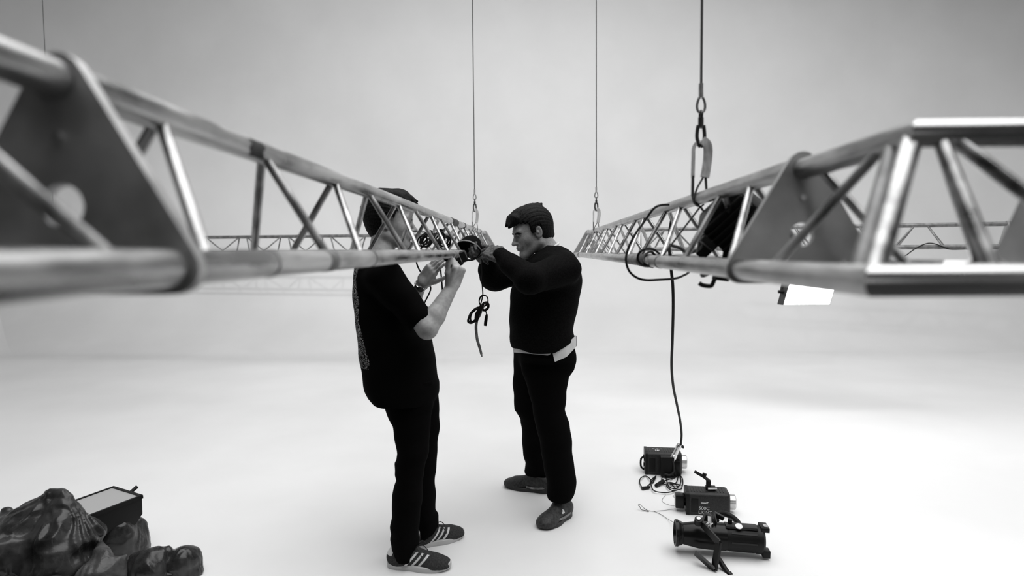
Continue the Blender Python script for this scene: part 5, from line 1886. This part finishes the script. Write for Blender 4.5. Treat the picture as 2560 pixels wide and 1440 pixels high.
bag('biggest dark glossy plastic bag at the lower left, folds running up to a peak',
    [tent(BL(152, 1240, 2.8, 20), BL(150, 1330, 2.78, 82)), tent(BL(128, 1238, 2.8, 16), BL(60, 1345, 2.75, 84)), tent(BL(172, 1250, 2.8, 18), BL(205, 1340, 2.79, 48)),
     tent(BL(20, 1280, 2.78, 20), BL(20, 1370, 2.72, 95)), down(*BL(-70, 1370, 2.75, 95)), down(*BL(150, 1370, 2.76, 92)), tent(BL(220, 1330, 2.8, 36), BL(190, 1420, 2.76, 50))], M['bag'], 0.5, P(148, 1226, 2.8))
bag('dark plastic bag under the panel light, behind the biggest bag',
    [tent(BL(346, 1306, 3.12, 14), BL(325, 1350, 3.08, 42)), down(*BL(340, 1345, 3.1, 32)), down(*BL(285, 1365, 3.04, 60))], M['bag'], 2.1, P(350, 1290, 3.12))
bag('pale grey crumpled bag in front of the panel light at the bottom edge',
    [tent(BL(250, 1362, 2.78, 12), BL(262, 1415, 2.72, 40)), tent(BL(312, 1392, 2.76, 12), BL(285, 1430, 2.72, 36)), down(*BL(232, 1445, 2.68, 44))], M['bag2'], 3.3)
bag('low dark plastic bag second from the right of the pile',
    [tent(BL(385, 1388, 2.86, 18), BL(385, 1425, 2.82, 46)), down(*BL(350, 1432, 2.82, 40)), tent(BL(412, 1394, 2.84, 16), BL(412, 1435, 2.82, 36)), down(*BL(390, 1430, 2.82, 46))], M['bag'], 4.4)
bag('small dark plastic bag at the right end of the pile',
    [tent(BL(474, 1392, 2.88, 18), BL(466, 1425, 2.86, 33)), tent(BL(448, 1396, 2.88, 16), BL(450, 1435, 2.86, 42)), down(*BL(460, 1425, 2.86, 40))], M['bag'], 5.9)

# panel light lying on the bags
q0, q1 = P(230, 1286, 2.88), P(348, 1241, 3.07)      # near long edge of the diffuser
q3 = P(316, 1209, 3.25)                              # far right corner
ex = (q1 - q0).normalized()
q0 = q1 - ex * 0.42
ey = (q3 - q1)
wy = ey.length
ey = (ey - ex * ey.dot(ex)).normalized()
ez = ex.cross(ey).normalized()
if ez.z < 0:
    ez = -ez
lp = thing('led_panel', 'switched-off panel light with white diffuser lying on the plastic bags', 'lamp', (q0 + q1) / 2)
Rq = Matrix((ex, ez.cross(ex), ez)).transposed()
mid = (q0 + q1) / 2 + ey * wy / 2
MB().box(mid - ez * 0.003, (0.42, wy, 0.006), Rq).build('diffuser', M['diffuser'], lp)
fm = MB()
for s in (-1, 1):
    fm.box(mid + ey * s * (wy / 2 + 0.006) - ez * 0.004, (0.444, 0.012, 0.018), Rq)
    fm.box(mid + ex * s * (0.216) - ez * 0.004, (0.014, wy + 0.024, 0.018), Rq)
fm.build('frame', M['black'], lp)
vs = []
for z_, k_ in ((-0.012, 1.0), (-0.09, 0.98), (-0.16, 0.78)):
    for sx, sy in ((-1, -1), (1, -1), (1, 1), (-1, 1)):
        vs.append(mid + ex * sx * 0.218 * k_ + ey * sy * (wy / 2 + 0.008) * k_ + ez * z_)
fs = [(0, 3, 2, 1), (8, 9, 10, 11)]
for r_ in (0, 4):
    for i in range(4):
        j = (i + 1) % 4
        fs.append((r_ + i, r_ + j, r_ + 4 + j, r_ + 4 + i))
MB().add(vs, fs).build('housing', M['black'], lp)
kc = mid + ex * 0.224
MB().cyl(kc + ey * -0.01 - ez * 0.02, kc + ey * -0.01 + ex * 0.012 - ez * 0.02, 0.014).build('tilt_boss', M['black'], lp)
MB().cyl(kc + ex * 0.008 - ez * 0.012, kc + ex * 0.045 + ez * 0.006, 0.009).build('tilt_knob', M['black'], lp)
MB().strap([kc + ex * 0.004 + ey * 0.02 - ez * 0.01, kc + ex * 0.006 - ez * 0.04, kc + ex * 0.01 - ez * 0.085], 0.03, 0.006, ey).build('yoke', M['black'], lp)
